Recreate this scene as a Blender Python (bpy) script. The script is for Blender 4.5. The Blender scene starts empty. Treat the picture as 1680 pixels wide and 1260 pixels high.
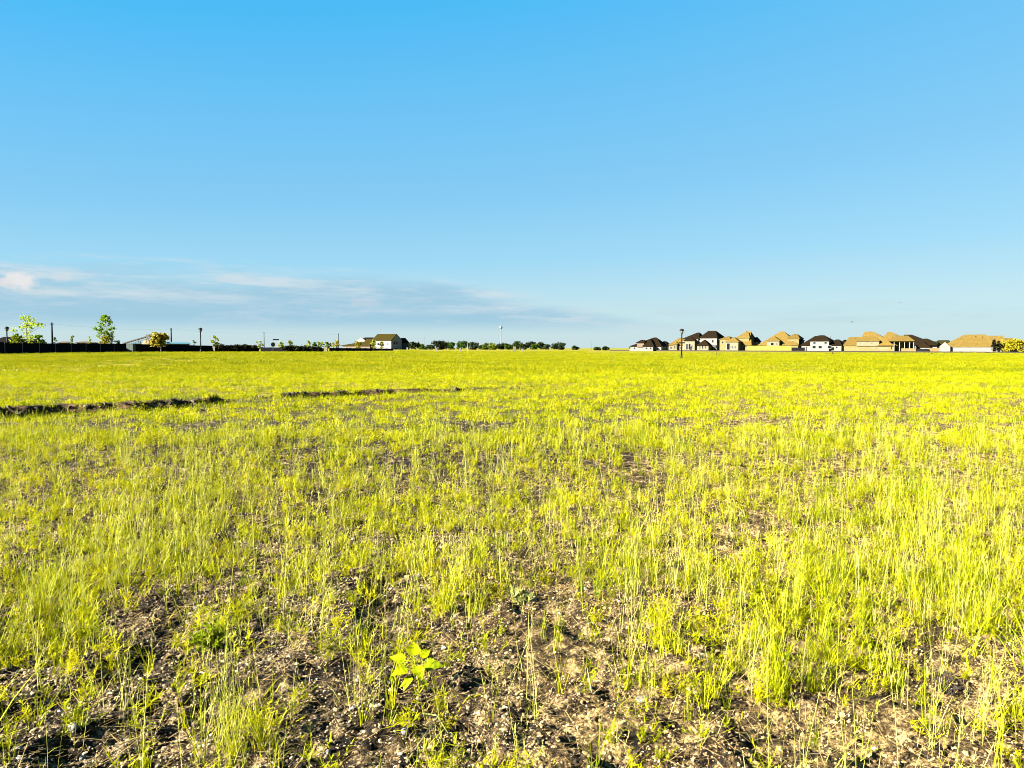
import bpy, math, random
import numpy as np
from mathutils import Vector, Matrix, Quaternion
R = math.radians
rnd = random.Random(7)
rng = np.random.default_rng(11)
sc = bpy.context.scene
col = sc.collection
F = 1222.0                    # focal length of the photograph in its own pixels
CAMH, PITCH = 1.55, R(2.76)

# ------------------------------------------------------------------ noise + terrain
_perm = np.random.default_rng(5).permutation(256)
_perm = np.concatenate([_perm, _perm, _perm])
_ga = np.random.default_rng(6).uniform(0, 2*np.pi, 256)
_gx, _gy = np.cos(_ga), np.sin(_ga)
def pnoise(x, y):
    x = np.asarray(x, float); y = np.asarray(y, float)
    xi = np.floor(x).astype(int); yi = np.floor(y).astype(int)
    xf = x - xi; yf = y - yi
    u = xf*xf*xf*(xf*(xf*6-15)+10); v = yf*yf*yf*(yf*(yf*6-15)+10)
    def g(ix, iy, dx, dy):
        h = _perm[(_perm[ix & 255] + iy) & 255]
        return _gx[h]*dx + _gy[h]*dy
    a = g(xi, yi, xf, yf); b = g(xi+1, yi, xf-1, yf)
    c = g(xi, yi+1, xf, yf-1); d = g(xi+1, yi+1, xf-1, yf-1)
    return (a+(b-a)*u) + ((c+(d-c)*u)-(a+(b-a)*u))*v
def S(a, b, x):
    t = np.clip((np.asarray(x, float)-a)/(b-a), 0, 1)
    return t*t*(3-2*t)
def groundpt(px, py, z=0.0):
    a = (px-840)/F; b = -(py-630)/F
    dy = math.cos(PITCH) + b*math.sin(PITCH); dz = -math.sin(PITCH) + b*math.cos(PITCH)
    t = (z-CAMH)/dz
    return a*t, dy*t
# ditch: a steep little bank cut diagonally through the field
DA = np.array(groundpt(-60, 684)); DB = np.array(groundpt(930, 629))
DD = (DB-DA)/np.linalg.norm(DB-DA); DLEN = float(np.linalg.norm(DB-DA))
DN = np.array([-DD[1], DD[0]])        # towards the far side
def ditch_coords(x, y):
    rx, ry = x-DA[0], y-DA[1]
    t = rx*DD[0]+ry*DD[1]
    s = rx*DN[0]+ry*DN[1] + 0.9*pnoise(t*0.35+3.1, t*0+9.3) + 0.45*pnoise(t*1.3, t*0+2.2) + .18*pnoise(t*4.1, rx*1.5)
    return t, s
FUR = []
for pts, dep, wid in [
    ([(30,1180),(150,1130),(257,1077),(300,1010)], .085, .10),
    ([(0,1095),(90,1088),(190,1062)], .06, .07),
    ([(110,1235),(190,1195),(250,1150)], .07, .08),
    ([(250,1225),(310,1180),(345,1130)], .05, .06),
    ([(400,985),(470,960),(560,930)], .05, .08),
    ([(616,1040),(612,970),(640,930)], .085, .09),
    ([(680,1150),(720,1185),(770,1200)], .085, .12),
    ([(790,1000),(830,960),(850,930)], .07, .10),
    ([(860,1010),(930,1034),(1011,1071)], .085, .085),
    ([(930,1105),(985,1130)], .07, .06),
    ([(880,1195),(950,1215),(1010,1260)], .09, .11),
    ([(1095,1135),(1170,1140)], .06, .07),
    ([(1140,1035),(1200,1085),(1215,1110)], .075, .08),
    ([(1230,1180),(1250,1215),(1265,1250)], .09, .12),
    ([(1290,1195),(1340,1225),(1440,1245)], .085, .09),
    ([(1555,1085),(1640,1105),(1720,1125)], .06, .05),
    ([(1590,1190),(1660,1215)], .06, .07),
    ([(1470,1075),(1490,1060)], .07, .10),
    ([(1300,1090),(1350,1080)], .05, .09),
    ([(570,820),(600,805)], .10, .16), ([(1160,805),(1220,800)], .09, .2), ([(1150,865),(1230,880)], .07, .14),
    ([(230,805),(290,795)], .09, .2), ([(840,890),(880,905)], .07, .12), ([(330,905),(400,880)], .07, .12),
    ]:
    FUR.append((np.array([groundpt(*p) for p in pts]), dep, wid))
FENCE_Z = 0.75
def H(x, y, fine=True):
    x = np.asarray(x, float); y = np.asarray(y, float)
    u = x/np.maximum(y, 1.0)
    z = FENCE_Z*S(55, 115, y)*(1-S(-.16, -.10, u))
    z = z + .6*S(250, 560, y)*S(-.16, -.10, u)*(1-S(.05, .12, u))
    z = z + .1*S(150, 300, y)*S(.05, .12, u)
    far = 1-S(60, 140, y)
    z = z + far*(.11*pnoise(x*.16+7, y*.16) + .055*pnoise(x*.45, y*.45+4) - .02)*S(0.5, 6, y)
    t, s = ditch_coords(x, y)
    along = S(-4, 1, t)*(1-S(DLEN-8, DLEN, t))
    brk = np.clip(.62 + 2.0*pnoise(t*.42+1.7, t*0+.4)+.8*pnoise(t*1.5+1.7, s*.6), 0.0, 1.0)*(1-.6*S(DLEN*.3, DLEN*.95, t))
    prof = -.12*S(-2.2, -.4, s)*(1-S(-.08, .22, s)) + .17*S(-.08, .22, s)*(1-S(.5, 3.5, s))
    z = z + along*brk*prof
    if fine:
        near = 1-S(9, 26, y)
        n1 = pnoise(x*1.9+.3, y*1.9); n2 = pnoise(x*5.3, y*5.3+8); n3 = pnoise(x*13.7, y*13.7)
        n4 = pnoise(x*31.0+5, y*31.0)
        z = z + near*(.040*n1 + .030*n2 + .034*n3 + .020*n4)
        m = (y < 16)
        if np.any(m):
            xx = x[m] if x.ndim else x; yy = y[m] if y.ndim else y
            acc = np.zeros_like(xx)
            ox, oy = xx, yy
            xx = ox+.07*pnoise(ox*4+1, oy*4)+.035*pnoise(ox*11, oy*11+3); yy = oy+.07*pnoise(ox*4, oy*4+9)+.035*pnoise(ox*11+5, oy*11)
            wob = 1 + .5*pnoise(xx*7, yy*7)
            for P, dep, wid in FUR:
                dmin = np.full_like(xx, 9.0); side = np.zeros_like(xx)
                for a, b in zip(P[:-1], P[1:]):
                    ab = b-a; L2 = ab@ab
                    q = np.clip(((xx-a[0])*ab[0]+(yy-a[1])*ab[1])/L2, 0, 1)
                    dx = xx-(a[0]+q*ab[0]); dy = yy-(a[1]+q*ab[1])
                    d = np.hypot(dx, dy); k = d < dmin
                    side = np.where(k, dx, side); dmin = np.where(k, d, dmin)
                wid = wid*1.1; g = np.exp(-(dmin/wid)**2)
                lip = np.exp(-((side+wid*1.3)/(wid*.7))**2)*np.exp(-(dmin/(wid*2.2))**4)
                acc += wob*(-.52*dep*g + .40*dep*lip)
            if z.ndim: z[m] += acc
            else: z = z + acc
    return z
def Hs(x, y): return float(H(np.array([x]), np.array([y]))[0])
def at(px, D):                       # ground point under photo column px at depth D
    x = (px-840)/F*D
    return x, D, Hs(x, D)
def zrow(py, D): return CAMH + (571-py)/F*D

# ------------------------------------------------------------------ materials
def new_mat(name):
    m = bpy.data.materials.new(name); m.use_nodes = True
    nt = m.node_tree; nt.nodes.clear()
    out = nt.nodes.new('ShaderNodeOutputMaterial')
    return m, nt, out
def nd(nt, t, **kw):
    n = nt.nodes.new(t)
    for k, v in kw.items(): setattr(n, k, v)
    return n
def ramp(nt, fac, stops):
    r = nt.nodes.new('ShaderNodeValToRGB')
    e = r.color_ramp.elements
    while len(e) > 1: e.remove(e[0])
    e[0].position = stops[0][0]; e[0].color = (*stops[0][1], 1)
    for p, c in stops[1:]:
        q = e.new(p); q.color = (*c, 1)
    nt.links.new(fac, r.inputs[0]); return r.outputs[0]
def mixc(nt, fac, a, b, mode='MIX'):
    m = nt.nodes.new('ShaderNodeMix'); m.data_type = 'RGBA'; m.blend_type = mode
    for sock, v in ((m.inputs[0], fac), (m.inputs[6], a), (m.inputs[7], b)):
        if isinstance(v, (int, float)): sock.default_value = v
        elif isinstance(v, tuple): sock.default_value = (*v, 1)
        else: nt.links.new(v, sock)
    return m.outputs[2]
def math_(nt, op, a, b=None, clamp=False):
    m = nt.nodes.new('ShaderNodeMath'); m.operation = op; m.use_clamp = clamp
    for i, v in enumerate((a, b)):
        if v is None: continue
        if isinstance(v, (int, float)): m.inputs[i].default_value = v
        else: nt.links.new(v, m.inputs[i])
    return m.outputs[0]
def noise(nt, vec, scale, detail=4, rough=.6):
    n = nt.nodes.new('ShaderNodeTexNoise'); n.inputs['Scale'].default_value = scale
    n.inputs['Detail'].default_value = detail; n.inputs['Roughness'].default_value = rough
    if vec is not None: nt.links.new(vec, n.inputs['Vector'])
    return n.outputs['Fac']
def position(nt): return nt.nodes.new('ShaderNodeNewGeometry').outputs['Position']

ALB = .44; SOIL = .64
def surf_mat(name, c, rough=.8, var=.25, scale=3.0, bump=.0, metal=0.0, spec=.3):
    c = tuple(v*ALB for v in c)
    m, nt, out = new_mat(name)
    b = nd(nt, 'ShaderNodeBsdfPrincipled'); b.inputs['Roughness'].default_value = rough
    b.inputs['Metallic'].default_value = metal; b.inputs['Specular IOR Level'].default_value = spec
    tc = nd(nt, 'ShaderNodeTexCoord').outputs['Object']
    f = noise(nt, tc, scale, 5)
    lo = tuple(v*(1-var) for v in c); hi = tuple(v*(1+var) for v in c)
    nt.links.new(ramp(nt, f, [(.3, lo), (.7, hi)]), b.inputs['Base Color'])
    if bump:
        bp = nd(nt, 'ShaderNodeBump'); bp.inputs['Strength'].default_value = bump; bp.inputs['Distance'].default_value = .05
        nt.links.new(f, bp.inputs['Height']); nt.links.new(bp.outputs[0], b.inputs['Normal'])
    nt.links.new(b.outputs[0], out.inputs[0]); return m
def roof_mat(name, c):
    c = tuple(v*ALB for v in c)
    m, nt, out = new_mat(name)
    b = nd(nt, 'ShaderNodeBsdfPrincipled'); b.inputs['Roughness'].default_value = .95; b.inputs['Specular IOR Level'].default_value = .03
    tc = nd(nt, 'ShaderNodeTexCoord').outputs['Object']
    sep = nd(nt, 'ShaderNodeSeparateXYZ'); nt.links.new(tc, sep.inputs[0])
    rows = math_(nt, 'FRACT', math_(nt, 'MULTIPLY', sep.outputs[2], 2.2))
    f = noise(nt, tc, 1.3, 6, .7)
    a = ramp(nt, f, [(.3, tuple(v*.7 for v in c)), (.7, tuple(v*1.3 for v in c))])
    k = ramp(nt, rows, [(0, (.7, .7, .7)), (.25, (1, 1, 1))])
    nt.links.new(mixc(nt, 1.0, a, k, 'MULTIPLY'), b.inputs['Base Color'])
    nt.links.new(b.outputs[0], out.inputs[0]); return m
def brick_mat(name, c, c2):
    c = tuple(v*ALB for v in c); c2 = tuple(v*ALB for v in c2)
    m, nt, out = new_mat(name)
    b = nd(nt, 'ShaderNodeBsdfPrincipled'); b.inputs['Roughness'].default_value = .9; b.inputs['Specular IOR Level'].default_value = .15
    tc = nd(nt, 'ShaderNodeTexCoord').outputs['Object']
    f = noise(nt, tc, .6, 5, .7); g = noise(nt, tc, 9, 2, .5)
    a = ramp(nt, f, [(.35, c2), (.65, c)])
    k = ramp(nt, g, [(.3, (.85, .85, .85)), (.7, (1.05, 1.05, 1.05))])
    nt.links.new(mixc(nt, 1.0, a, k, 'MULTIPLY'), b.inputs['Base Color'])
    nt.links.new(b.outputs[0], out.inputs[0]); return m
def glass_mat(name, c=(.003, .0035, .005)):
    m, nt, out = new_mat(name)
    b = nd(nt, 'ShaderNodeBsdfPrincipled'); b.inputs['Roughness'].default_value = .12
    b.inputs['Base Color'].default_value = (*c, 1); b.inputs['Specular IOR Level'].default_value = .06
    nt.links.new(b.outputs[0], out.inputs[0]); return m
def leaf_mat(name, stops, trans=.35, patch=None, patch_scale=.35, rough=.6):
    """foliage: colour varies per plant (random), per leaf position (noise); part of the light passes through"""
    stops = [(p, tuple(v*ALB for v in c)) for p, c in stops]
    if patch: patch = tuple(v*ALB for v in patch)
    m, nt, out = new_mat(name)
    oi = nd(nt, 'ShaderNodeObjectInfo').outputs['Random']
    pos = position(nt)
    f = noise(nt, pos, 14.0, 2, .5)
    k = math_(nt, 'ADD', math_(nt, 'MULTIPLY', oi, .62), math_(nt, 'MULTIPLY', math_(nt, 'SUBTRACT', f, .3), .75), clamp=True)
    c = ramp(nt, k, stops)
    if patch is not None:
        pf = noise(nt, pos, patch_scale, 3, .6)
        pm = ramp(nt, pf, [(.5, (0, 0, 0)), (.68, (1, 1, 1))])
        c = mixc(nt, math_(nt, 'MULTIPLY', pm, .6), c, patch)
    d = nd(nt, 'ShaderNodeBsdfDiffuse'); t = nd(nt, 'ShaderNodeBsdfTranslucent')
    nt.links.new(c, d.inputs[0]); nt.links.new(c, t.inputs[0])
    mx = nd(nt, 'ShaderNodeMixShader'); mx.inputs[0].default_value = trans
    nt.links.new(d.outputs[0], mx.inputs[1]); nt.links.new(t.outputs[0], mx.inputs[2])
    g = nd(nt, 'ShaderNodeBsdfGlossy'); g.inputs['Roughness'].default_value = rough; g.inputs[0].default_value = (1, 1, .5, 1)
    m2 = nd(nt, 'ShaderNodeMixShader'); m2.inputs[0].default_value = .008
    nt.links.new(mx.outputs[0], m2.inputs[1]); nt.links.new(g.outputs[0], m2.inputs[2])
    nt.links.new(m2.outputs[0], out.inputs[0]); return m

GRASS_STOPS = [(0, (.03, .075, .001)), (.2, (.13, .18, .001)), (.45, (.37, .40, .001)), (.78, (.52, .51, .003)), (1, (.60, .54, .10))]
M_grass = leaf_mat('grass_blades', GRASS_STOPS, .30, (.10, .16, .004), .30)
M_weed = leaf_mat('weed_leaves', [(0, (.08, .12, .001)), (.3, (.35, .37, .001)), (.7, (.54, .515, .001)), (1, (.58, .43, .008))], .35, (.20, .26, .002), .5)
M_stalk = leaf_mat('seed_stalks', [(0, (.34, .38, .01)), (.5, (.52, .52, .09)), (1, (.60, .56, .24))], .3)
M_straw = leaf_mat('straw', [(0, (.12, .075, .02)), (.5, (.40, .28, .10)), (1, (.55, .44, .24))], .1)
M_broad = leaf_mat('broad_blades', [(0, (.12, .26, .002)), (.5, (.34, .45, .002)), (1, (.50, .53, .004))], .35)
M_far = leaf_mat('far_grass', [(0, (.16, .19, .0008)), (.35, (.25, .268, .0006)), (.8, (.375, .35, .0006)), (1, (.40, .29, .001))], .30, (.09, .15, .001), .09)

# soil
def ground_mat():
    m, nt, out = new_mat('field_soil')
    b = nd(nt, 'ShaderNodeBsdfPrincipled'); b.inputs['Roughness'].default_value = .95; b.inputs['Specular IOR Level'].default_value = .1
    pos = position(nt)
    sep = nd(nt, 'ShaderNodeSeparateXYZ'); nt.links.new(pos, sep.inputs[0])
    big = noise(nt, pos, .9, 4, .6); med = noise(nt, pos, 9, 5, .7); fin = noise(nt, pos, 55, 4, .75)
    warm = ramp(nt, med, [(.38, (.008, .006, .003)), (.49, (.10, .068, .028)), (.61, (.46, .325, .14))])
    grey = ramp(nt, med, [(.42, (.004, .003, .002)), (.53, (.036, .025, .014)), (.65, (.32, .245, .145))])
    side = math_(nt, 'ADD', math_(nt, 'SUBTRACT', math_(nt, 'MULTIPLY', sep.outputs[0], .26), math_(nt, 'MULTIPLY', math_(nt, 'SUBTRACT', sep.outputs[1], 3.0), .07)), math_(nt, 'MULTIPLY', big, 1.4))  # grey soil leftwards; farther out its darkness paints shade between the tufts
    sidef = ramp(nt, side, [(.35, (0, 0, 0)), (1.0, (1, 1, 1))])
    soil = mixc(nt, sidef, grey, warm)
    sp = ramp(nt, fin, [(.36, (.12, .11, .10)), (.48, (.6, .6, .58)), (.58, (1.2, 1.15, 1.05)), (.70, (2.0, 1.9, 1.7))])
    soil = mixc(nt, 1.0, soil, sp, 'MULTIPLY')
    # bare earth of the cut bank, its shade darkened into the colour
    at_ = nd(nt, 'ShaderNodeAttribute', attribute_name='raw_shade'); 
    raw_shade = ramp(nt, med, [(.35, (.008, .005, .003)), (.55, (.05, .026, .011)), (.7, (.20, .10, .045))])
    soil = mixc(nt, at_.outputs['Fac'], soil, raw_shade)
    # low green cover under the taller grass farther out
    gb = noise(nt, pos, .25, 5, .7)
    cov = ramp(nt, gb, [(.3, (.07, .07, .001)), (.5, (.15, .135, .001)), (.7, (.19, .15, .001))])
    cf = nd(nt, 'ShaderNodeAttribute', attribute_name='cover').outputs['Fac']
    nt.links.new(mixc(nt, 1.0, mixc(nt, cf, soil, cov), (SOIL, SOIL, SOIL), 'MULTIPLY'), b.inputs['Base Color'])
    bp = nd(nt, 'ShaderNodeBump'); bp.inputs['Strength'].default_value = 1.0; bp.inputs['Distance'].default_value = .03
    hsum = math_(nt, 'ADD', math_(nt, 'MULTIPLY', med, .6), fin)
    nt.links.new(hsum, bp.inputs['Height']); nt.links.new(bp.outputs[0], b.inputs['Normal'])
    nt.links.new(b.outputs[0], out.inputs[0]); return m
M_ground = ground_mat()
def rock_mat(name, tone):
    m, nt, out = new_mat(name)
    b = nd(nt, 'ShaderNodeBsdfPrincipled'); b.inputs['Roughness'].default_value = .85; b.inputs['Specular IOR Level'].default_value = .2
    oi = nd(nt, 'ShaderNodeObjectInfo').outputs['Random']
    c = ramp(nt, oi, [(0, (.012, .009, .006)), (.3, (.05, .034, .02)), (.42, (.15, .10, .048)), (.78, (.35, .25, .125)), (.97, (.42, .32, .18)), (1, (.44, .40, .33))])
    f = noise(nt, position(nt), 60, 4, .7)
    k = ramp(nt, f, [(.3, (.6, .6, .6)), (.7, (1.2, 1.2, 1.2))])
    sep = nd(nt, 'ShaderNodeSeparateXYZ'); nt.links.new(position(nt), sep.inputs[0])
    wm = ramp(nt, math_(nt, 'ADD', math_(nt, 'MULTIPLY', sep.outputs[0], .25), .4), [(.2, (.92, .94, 1.0)), (1, (1.15, .98, .72))])
    c = mixc(nt, 1.0, c, wm, 'MULTIPLY')
    c = mixc(nt, 1.0, c, (SOIL*tone, SOIL*tone, SOIL*tone), 'MULTIPLY')
    nt.links.new(mixc(nt, 1.0, c, k, 'MULTIPLY'), b.inputs['Base Color'])
    nt.links.new(b.outputs[0], out.inputs[0]); return m
M_rock = rock_mat('gravel_stone', 1.0); M_clod = rock_mat('shade_dark_clod', .22)  # clod tone lowered to carry the shade of the cut bank

M = dict(
    black=surf_mat('black_screen', (.006, .006, .008), .9, .4, .8, spec=.05),
    galv=surf_mat('galvanised', (0.1, 0.095, 0.1), .5, .2, 6),
    lampblack=surf_mat('lamp_black', (.008, .007, .009), .6, .3, 5, spec=.1),
    poledark=surf_mat('pole_wood', (0.012, 0.012, 0.016), .9, .3, 4, spec=.1),
    bark=surf_mat('bark', (0.035, 0.025, 0.018), .9, .35, 6),
    palebark=surf_mat('pale_bark', (0.12, 0.105, 0.085), .9, .3, 6),
    white=surf_mat('white_paint', (0.2, 0.2, 0.2), .6, .06, 2),
    lens=surf_mat('lamp_lens', (0.16, 0.16, 0.155), .3, .05, 2),
    cream=brick_mat('cream_brick', (0.165, 0.155, 0.1), (0.145, 0.13, 0.075)),
    yellowb=brick_mat('yellow_brick', (0.165, 0.145, 0.062), (0.14, 0.115, 0.042)),
    whiteb=brick_mat('white_brick', (0.19, 0.185, 0.18), (0.165, 0.155, 0.14)),
    pink=brick_mat('pale_brick', (0.15, 0.115, 0.085), (0.12, 0.09, 0.065)),
    rtan=roof_mat('tan_shingle', (0.128, 0.086, 0.021)),
    rbrown=roof_mat('brown_shingle', (0.0125, 0.0078, 0.003)),
    rblack=roof_mat('charcoal_shingle', (0.006, 0.005, 0.005)),
    rolive=roof_mat('olive_shingle', (0.03, 0.023, 0.003)),
    rgreen=roof_mat('green_grey_shingle', (0.022, 0.022, 0.006)),
    rblue=surf_mat('blue_metal_roof', (0.07, 0.17, 0.22), .5, .1, .5),
    teal=surf_mat('teal_panel', (0.008, 0.026, 0.034), .7, .2, .5),
    trim=surf_mat('white_trim', (0.18, 0.175, 0.16), .6, .05, 2),
    darkclad_shade=surf_mat('dark_cladding_shade', (0.01, 0.014, 0.019), .8, .2, 1),  # real dark cladding, and shade painted on right sides of brick houses
    glass=glass_mat('window_glass'),
    yfence=surf_mat('new_cedar', (0.155, 0.125, 0.0025), .8, .15, .6),
    ofence=surf_mat('orange_cedar', (0.14, 0.075, 0.016), .8, .2, .6),
    boxc=surf_mat('cabinet_cream', (0.16, 0.15, 0.085), .6, .1, 1),
    boxg=surf_mat('cabinet_green', (0.022, 0.045, 0.035), .6, .5, 7),
    red=surf_mat('sign_red', (0.05, 0.005, 0.004), .5, .1, 2),
    signgreen=surf_mat('sign_green', (.006, .012, .008), .6, .1, 2),
    stake=surf_mat('stake_wood', (0.17, 0.14, 0.07), .8, .2, 6),
    stakebrown=surf_mat('stake_brown', (0.04, 0.022, 0.008), .8, .2, 6),
    steel=surf_mat('machine_steel', (0.05, 0.042, 0.036), .6, .4, 2),
    rubber=surf_mat('rubber', (.012, .012, .012), .9, .2, 2),
    dirt=surf_mat('heap_dirt', (0.15, 0.115, 0.05), .95, .4, .9, .6),
    ddirt=surf_mat('dark_dirt', (0.015, 0.009, 0.005), .95, .4, 4, .5),
    silt=surf_mat('silt_fabric', (0.011, 0.006, 0.002), .9, .5, .3),
    bird=surf_mat('bird_feathers', (.02, .02, .022), .8, .2, 8),
    stone=surf_mat('pale_stone', (0.21, 0.2, 0.18), .8, .25, 30, .3),
    stoneb=surf_mat('blue_grey_stone', (0.15, 0.165, 0.165), .8, .25, 30, .3),
    tank=surf_mat('tank_white', (0.19, 0.20, 0.205), .5, .05, 1),
    wire=surf_mat('wire', (.05, .05, .06), .7, .1, 1),
    l_tree=leaf_mat('tree_leaves', [(0, (.08, .18, .004)), (.5, (.32, .46, .010)), (1, (.56, .62, .02))], .45),
    l_green=leaf_mat('green_leaves', [(0, (.012, .05, .006)), (.5, (.06, .13, .006)), (1, (.19, .24, .008))], .35),
    l_yel=leaf_mat('yellow_leaves', [(0, (.14, .13, .003)), (.5, (.34, .29, .010)), (1, (.50, .42, .04))], .3),
    l_gold=leaf_mat('golden_leaves', [(0, (.34, .26, .02)), (.45, (.58, .48, .06)), (1, (.70, .62, .18))], .45),
    l_lime=leaf_mat('lime_leaves', [(0, (.06, .11, .002)), (.5, (.22, .27, .006)), (1, (.40, .41, .03))], .3),
    l_mid=leaf_mat('mid_leaves', [(0, (.015, .035, .003)), (.5, (.06, .10, .006)), (1, (.18, .22, .012))], .3),
    l_dark=leaf_mat('dark_leaves', [(0, (.003, .006, .003)), (.6, (.012, .028, .007)), (1, (.04, .08, .010))], .2),
    l_black=leaf_mat('hedge_leaves', [(0, (.002, .002, .002)), (.7, (.006, .007, .004)), (1, (.015, .018, .008))], .1),
    l_seed=leaf_mat('seedling_leaf', [(0, (.22, .30, .0005)), (.5, (.34, .41, .0005)), (1, (.44, .48, .0005))], .35),
    l_weed=leaf_mat('low_weed_leaf', [(0, (.18, .27, .002)), (1, (.50, .52, .003))], .4),
    l_grey=leaf_mat('grey_green_leaf', [(0, (.14, .18, .05)), (1, (.32, .32, .10))], .25),
)

# ------------------------------------------------------------------ mesh builder
class MB:
    def __init__(s): s.v = []; s.f = []
    def box(s, x0, x1, y0, y1, z0, z1):
        b = len(s.v)
        s.v += [(x0,y0,z0),(x1,y0,z0),(x1,y1,z0),(x0,y1,z0),(x0,y0,z1),(x1,y0,z1),(x1,y1,z1),(x0,y1,z1)]
        s.f += [tuple(b+i for i in q) for q in ((3,2,1,0),(4,5,6,7),(0,1,5,4),(1,2,6,5),(2,3,7,6),(3,0,4,7))]
        return s
    def poly(s, pts, faces):
        b = len(s.v); s.v += [tuple(p) for p in pts]; s.f += [tuple(b+i for i in q) for q in faces]; return s
    def tube(s, pts, rad, n=8, cap=True):
        pts = [Vector(p) for p in pts]
        rad = rad if isinstance(rad, (list, tuple)) else [rad]*len(pts)
        b = len(s.v)
        for i, p in enumerate(pts):
            d = (pts[min(i+1, len(pts)-1)]-pts[max(i-1, 0)]).normalized()
            a = Vector((0, 0, 1)) if abs(d.z) < .9 else Vector((1, 0, 0))
            u = d.cross(a).normalized(); w = d.cross(u).normalized()
            for k in range(n):
                t = 2*math.pi*k/n
                s.v.append(tuple(p + (u*math.cos(t)+w*math.sin(t))*rad[i]))
        for i in range(len(pts)-1):
            for k in range(n):
                s.f.append((b+i*n+k, b+i*n+(k+1) % n, b+(i+1)*n+(k+1) % n, b+(i+1)*n+k))
        if cap:
            s.f.append(tuple(b+k for k in range(n-1, -1, -1)))
            e = b+(len(pts)-1)*n; s.f.append(tuple(e+k for k in range(n)))
        return s
    def lathe(s, prof, n=12, c=(0, 0, 0)):
        b = len(s.v)
        for r, z in prof:
            for k in range(n):
                t = 2*math.pi*k/n
                s.v.append((c[0]+r*math.cos(t), c[1]+r*math.sin(t), c[2]+z))
        for i in range(len(prof)-1):
            for k in range(n):
                s.f.append((b+i*n+k, b+i*n+(k+1) % n, b+(i+1)*n+(k+1) % n, b+(i+1)*n+k))
        s.f.append(tuple(b+k for k in range(n-1, -1, -1)))
        e = b+(len(prof)-1)*n; s.f.append(tuple(e+k for k in range(n)))
        return s
    def build(s, name, mat, parent=None, smooth=False, loc=None):
        me = bpy.data.meshes.new(name); me.from_pydata(s.v, [], s.f); me.update()
        if smooth: me.polygons.foreach_set('use_smooth', [True]*len(me.polygons))
        me.materials.append(mat)
        o = bpy.data.objects.new(name, me); col.objects.link(o)
        if parent is not None: o.parent = parent
        if loc is not None: o.location = loc
        return o
def tag(o, label=None, cat=None, group=None, kind=None):
    if label: o['label'] = label
    if cat: o['category'] = cat
    if group: o['group'] = group
    if kind: o['kind'] = kind
    return o
def thing(name, label, cat, loc, rz=0, group=None):
    o = bpy.data.objects.new(name, None); o.empty_display_size = .2; col.objects.link(o)
    o.location = loc; o.rotation_euler = (0, 0, rz)
    return tag(o, label, cat, group)
def dup(root, loc, label, group=None, rz=None, scale=None):
    r = root.copy(); col.objects.link(r); r.location = loc; r['label'] = label
    if group: r['group'] = group
    if rz is not None: r.rotation_euler = (0, 0, rz)
    if scale is not None: r.scale = scale
    for ch in list(root.children):
        c = ch.copy(); col.objects.link(c); c.parent = r
        for g in ch.children:
            d = g.copy(); col.objects.link(d); d.parent = c
    return r

# ------------------------------------------------------------------ camera, sun, sky
cam = bpy.data.cameras.new('camera'); co = bpy.data.objects.new('camera', cam); col.objects.link(co)
cam.sensor_width = 36; cam.lens = 36*F/1680; cam.clip_start = .05; cam.clip_end = 20000
co.location = (0, 0, CAMH); co.rotation_euler = (R(90)-PITCH, 0, 0)
sc.camera = co
SUN_EL = R(25); SUN_AZ = math.atan2(-.92, -.40)      # measured from +Y towards +X
sd = Vector((math.sin(SUN_AZ)*math.cos(SUN_EL), math.cos(SUN_AZ)*math.cos(SUN_EL), math.sin(SUN_EL)))
sl = bpy.data.lights.new('sun', 'SUN'); so = bpy.data.objects.new('sun', sl); col.objects.link(so)
sl.energy = 5.0; sl.angle = R(.5); sl.color = (1, .93, .79)
so.rotation_euler = (-sd).to_track_quat('-Z', 'Y').to_euler()
w = bpy.data.worlds.new('World'); sc.world = w; w.use_nodes = True
nt = w.node_tree; nt.nodes.clear()
out = nd(nt, 'ShaderNodeOutputWorld'); bg = nd(nt, 'ShaderNodeBackground')
sky = nd(nt, 'ShaderNodeTexSky'); sky.sky_type = 'NISHITA'; sky.sun_disc = False
sky.sun_elevation = SUN_EL; sky.sun_rotation = SUN_AZ % (2*math.pi)
sky.air_density = 1.0; sky.dust_density = .6; sky.ozone_density = 1.5
SKY_STR = .05; SKY_TINT = (.50, .93, 1.10); EXPOSURE = 3.6
tc = nd(nt, 'ShaderNodeTexCoord').outputs['Generated']
sep = nd(nt, 'ShaderNodeSeparateXYZ'); nt.links.new(tc, sep.inputs[0])
dx, dy, dz = sep.outputs
S_ = 2**EXPOSURE*SKY_STR
def disp(c): return tuple(v/S_ for v in c)
base = mixc(nt, 1.0, sky.outputs[0], tuple(.28*v for v in SKY_TINT), 'MULTIPLY')
# the air of that evening: deep blue overhead, paler towards the horizon, a little paler to the right
el = math_(nt, 'MULTIPLY', dz, math_(nt, 'SUBTRACT', 1.04, math_(nt, 'MULTIPLY', dx, .32)))
air = ramp(nt, el, [(0, (.62, .77, .82)), (.012, (.61, .76, .81)), (.05, (.58, .77, .84)), (.12, (.37, .695, .905)), (.21, (.248, .613, .915)), (.44, (.072, .525, .97)), (.8, (.03, .33, .72)), (1, (.02, .28, .66))])
air = mixc(nt, 1.0, air, (1/S_, 1/S_, 1/S_), 'MULTIPLY')
base = mixc(nt, .88, base, air)
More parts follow.
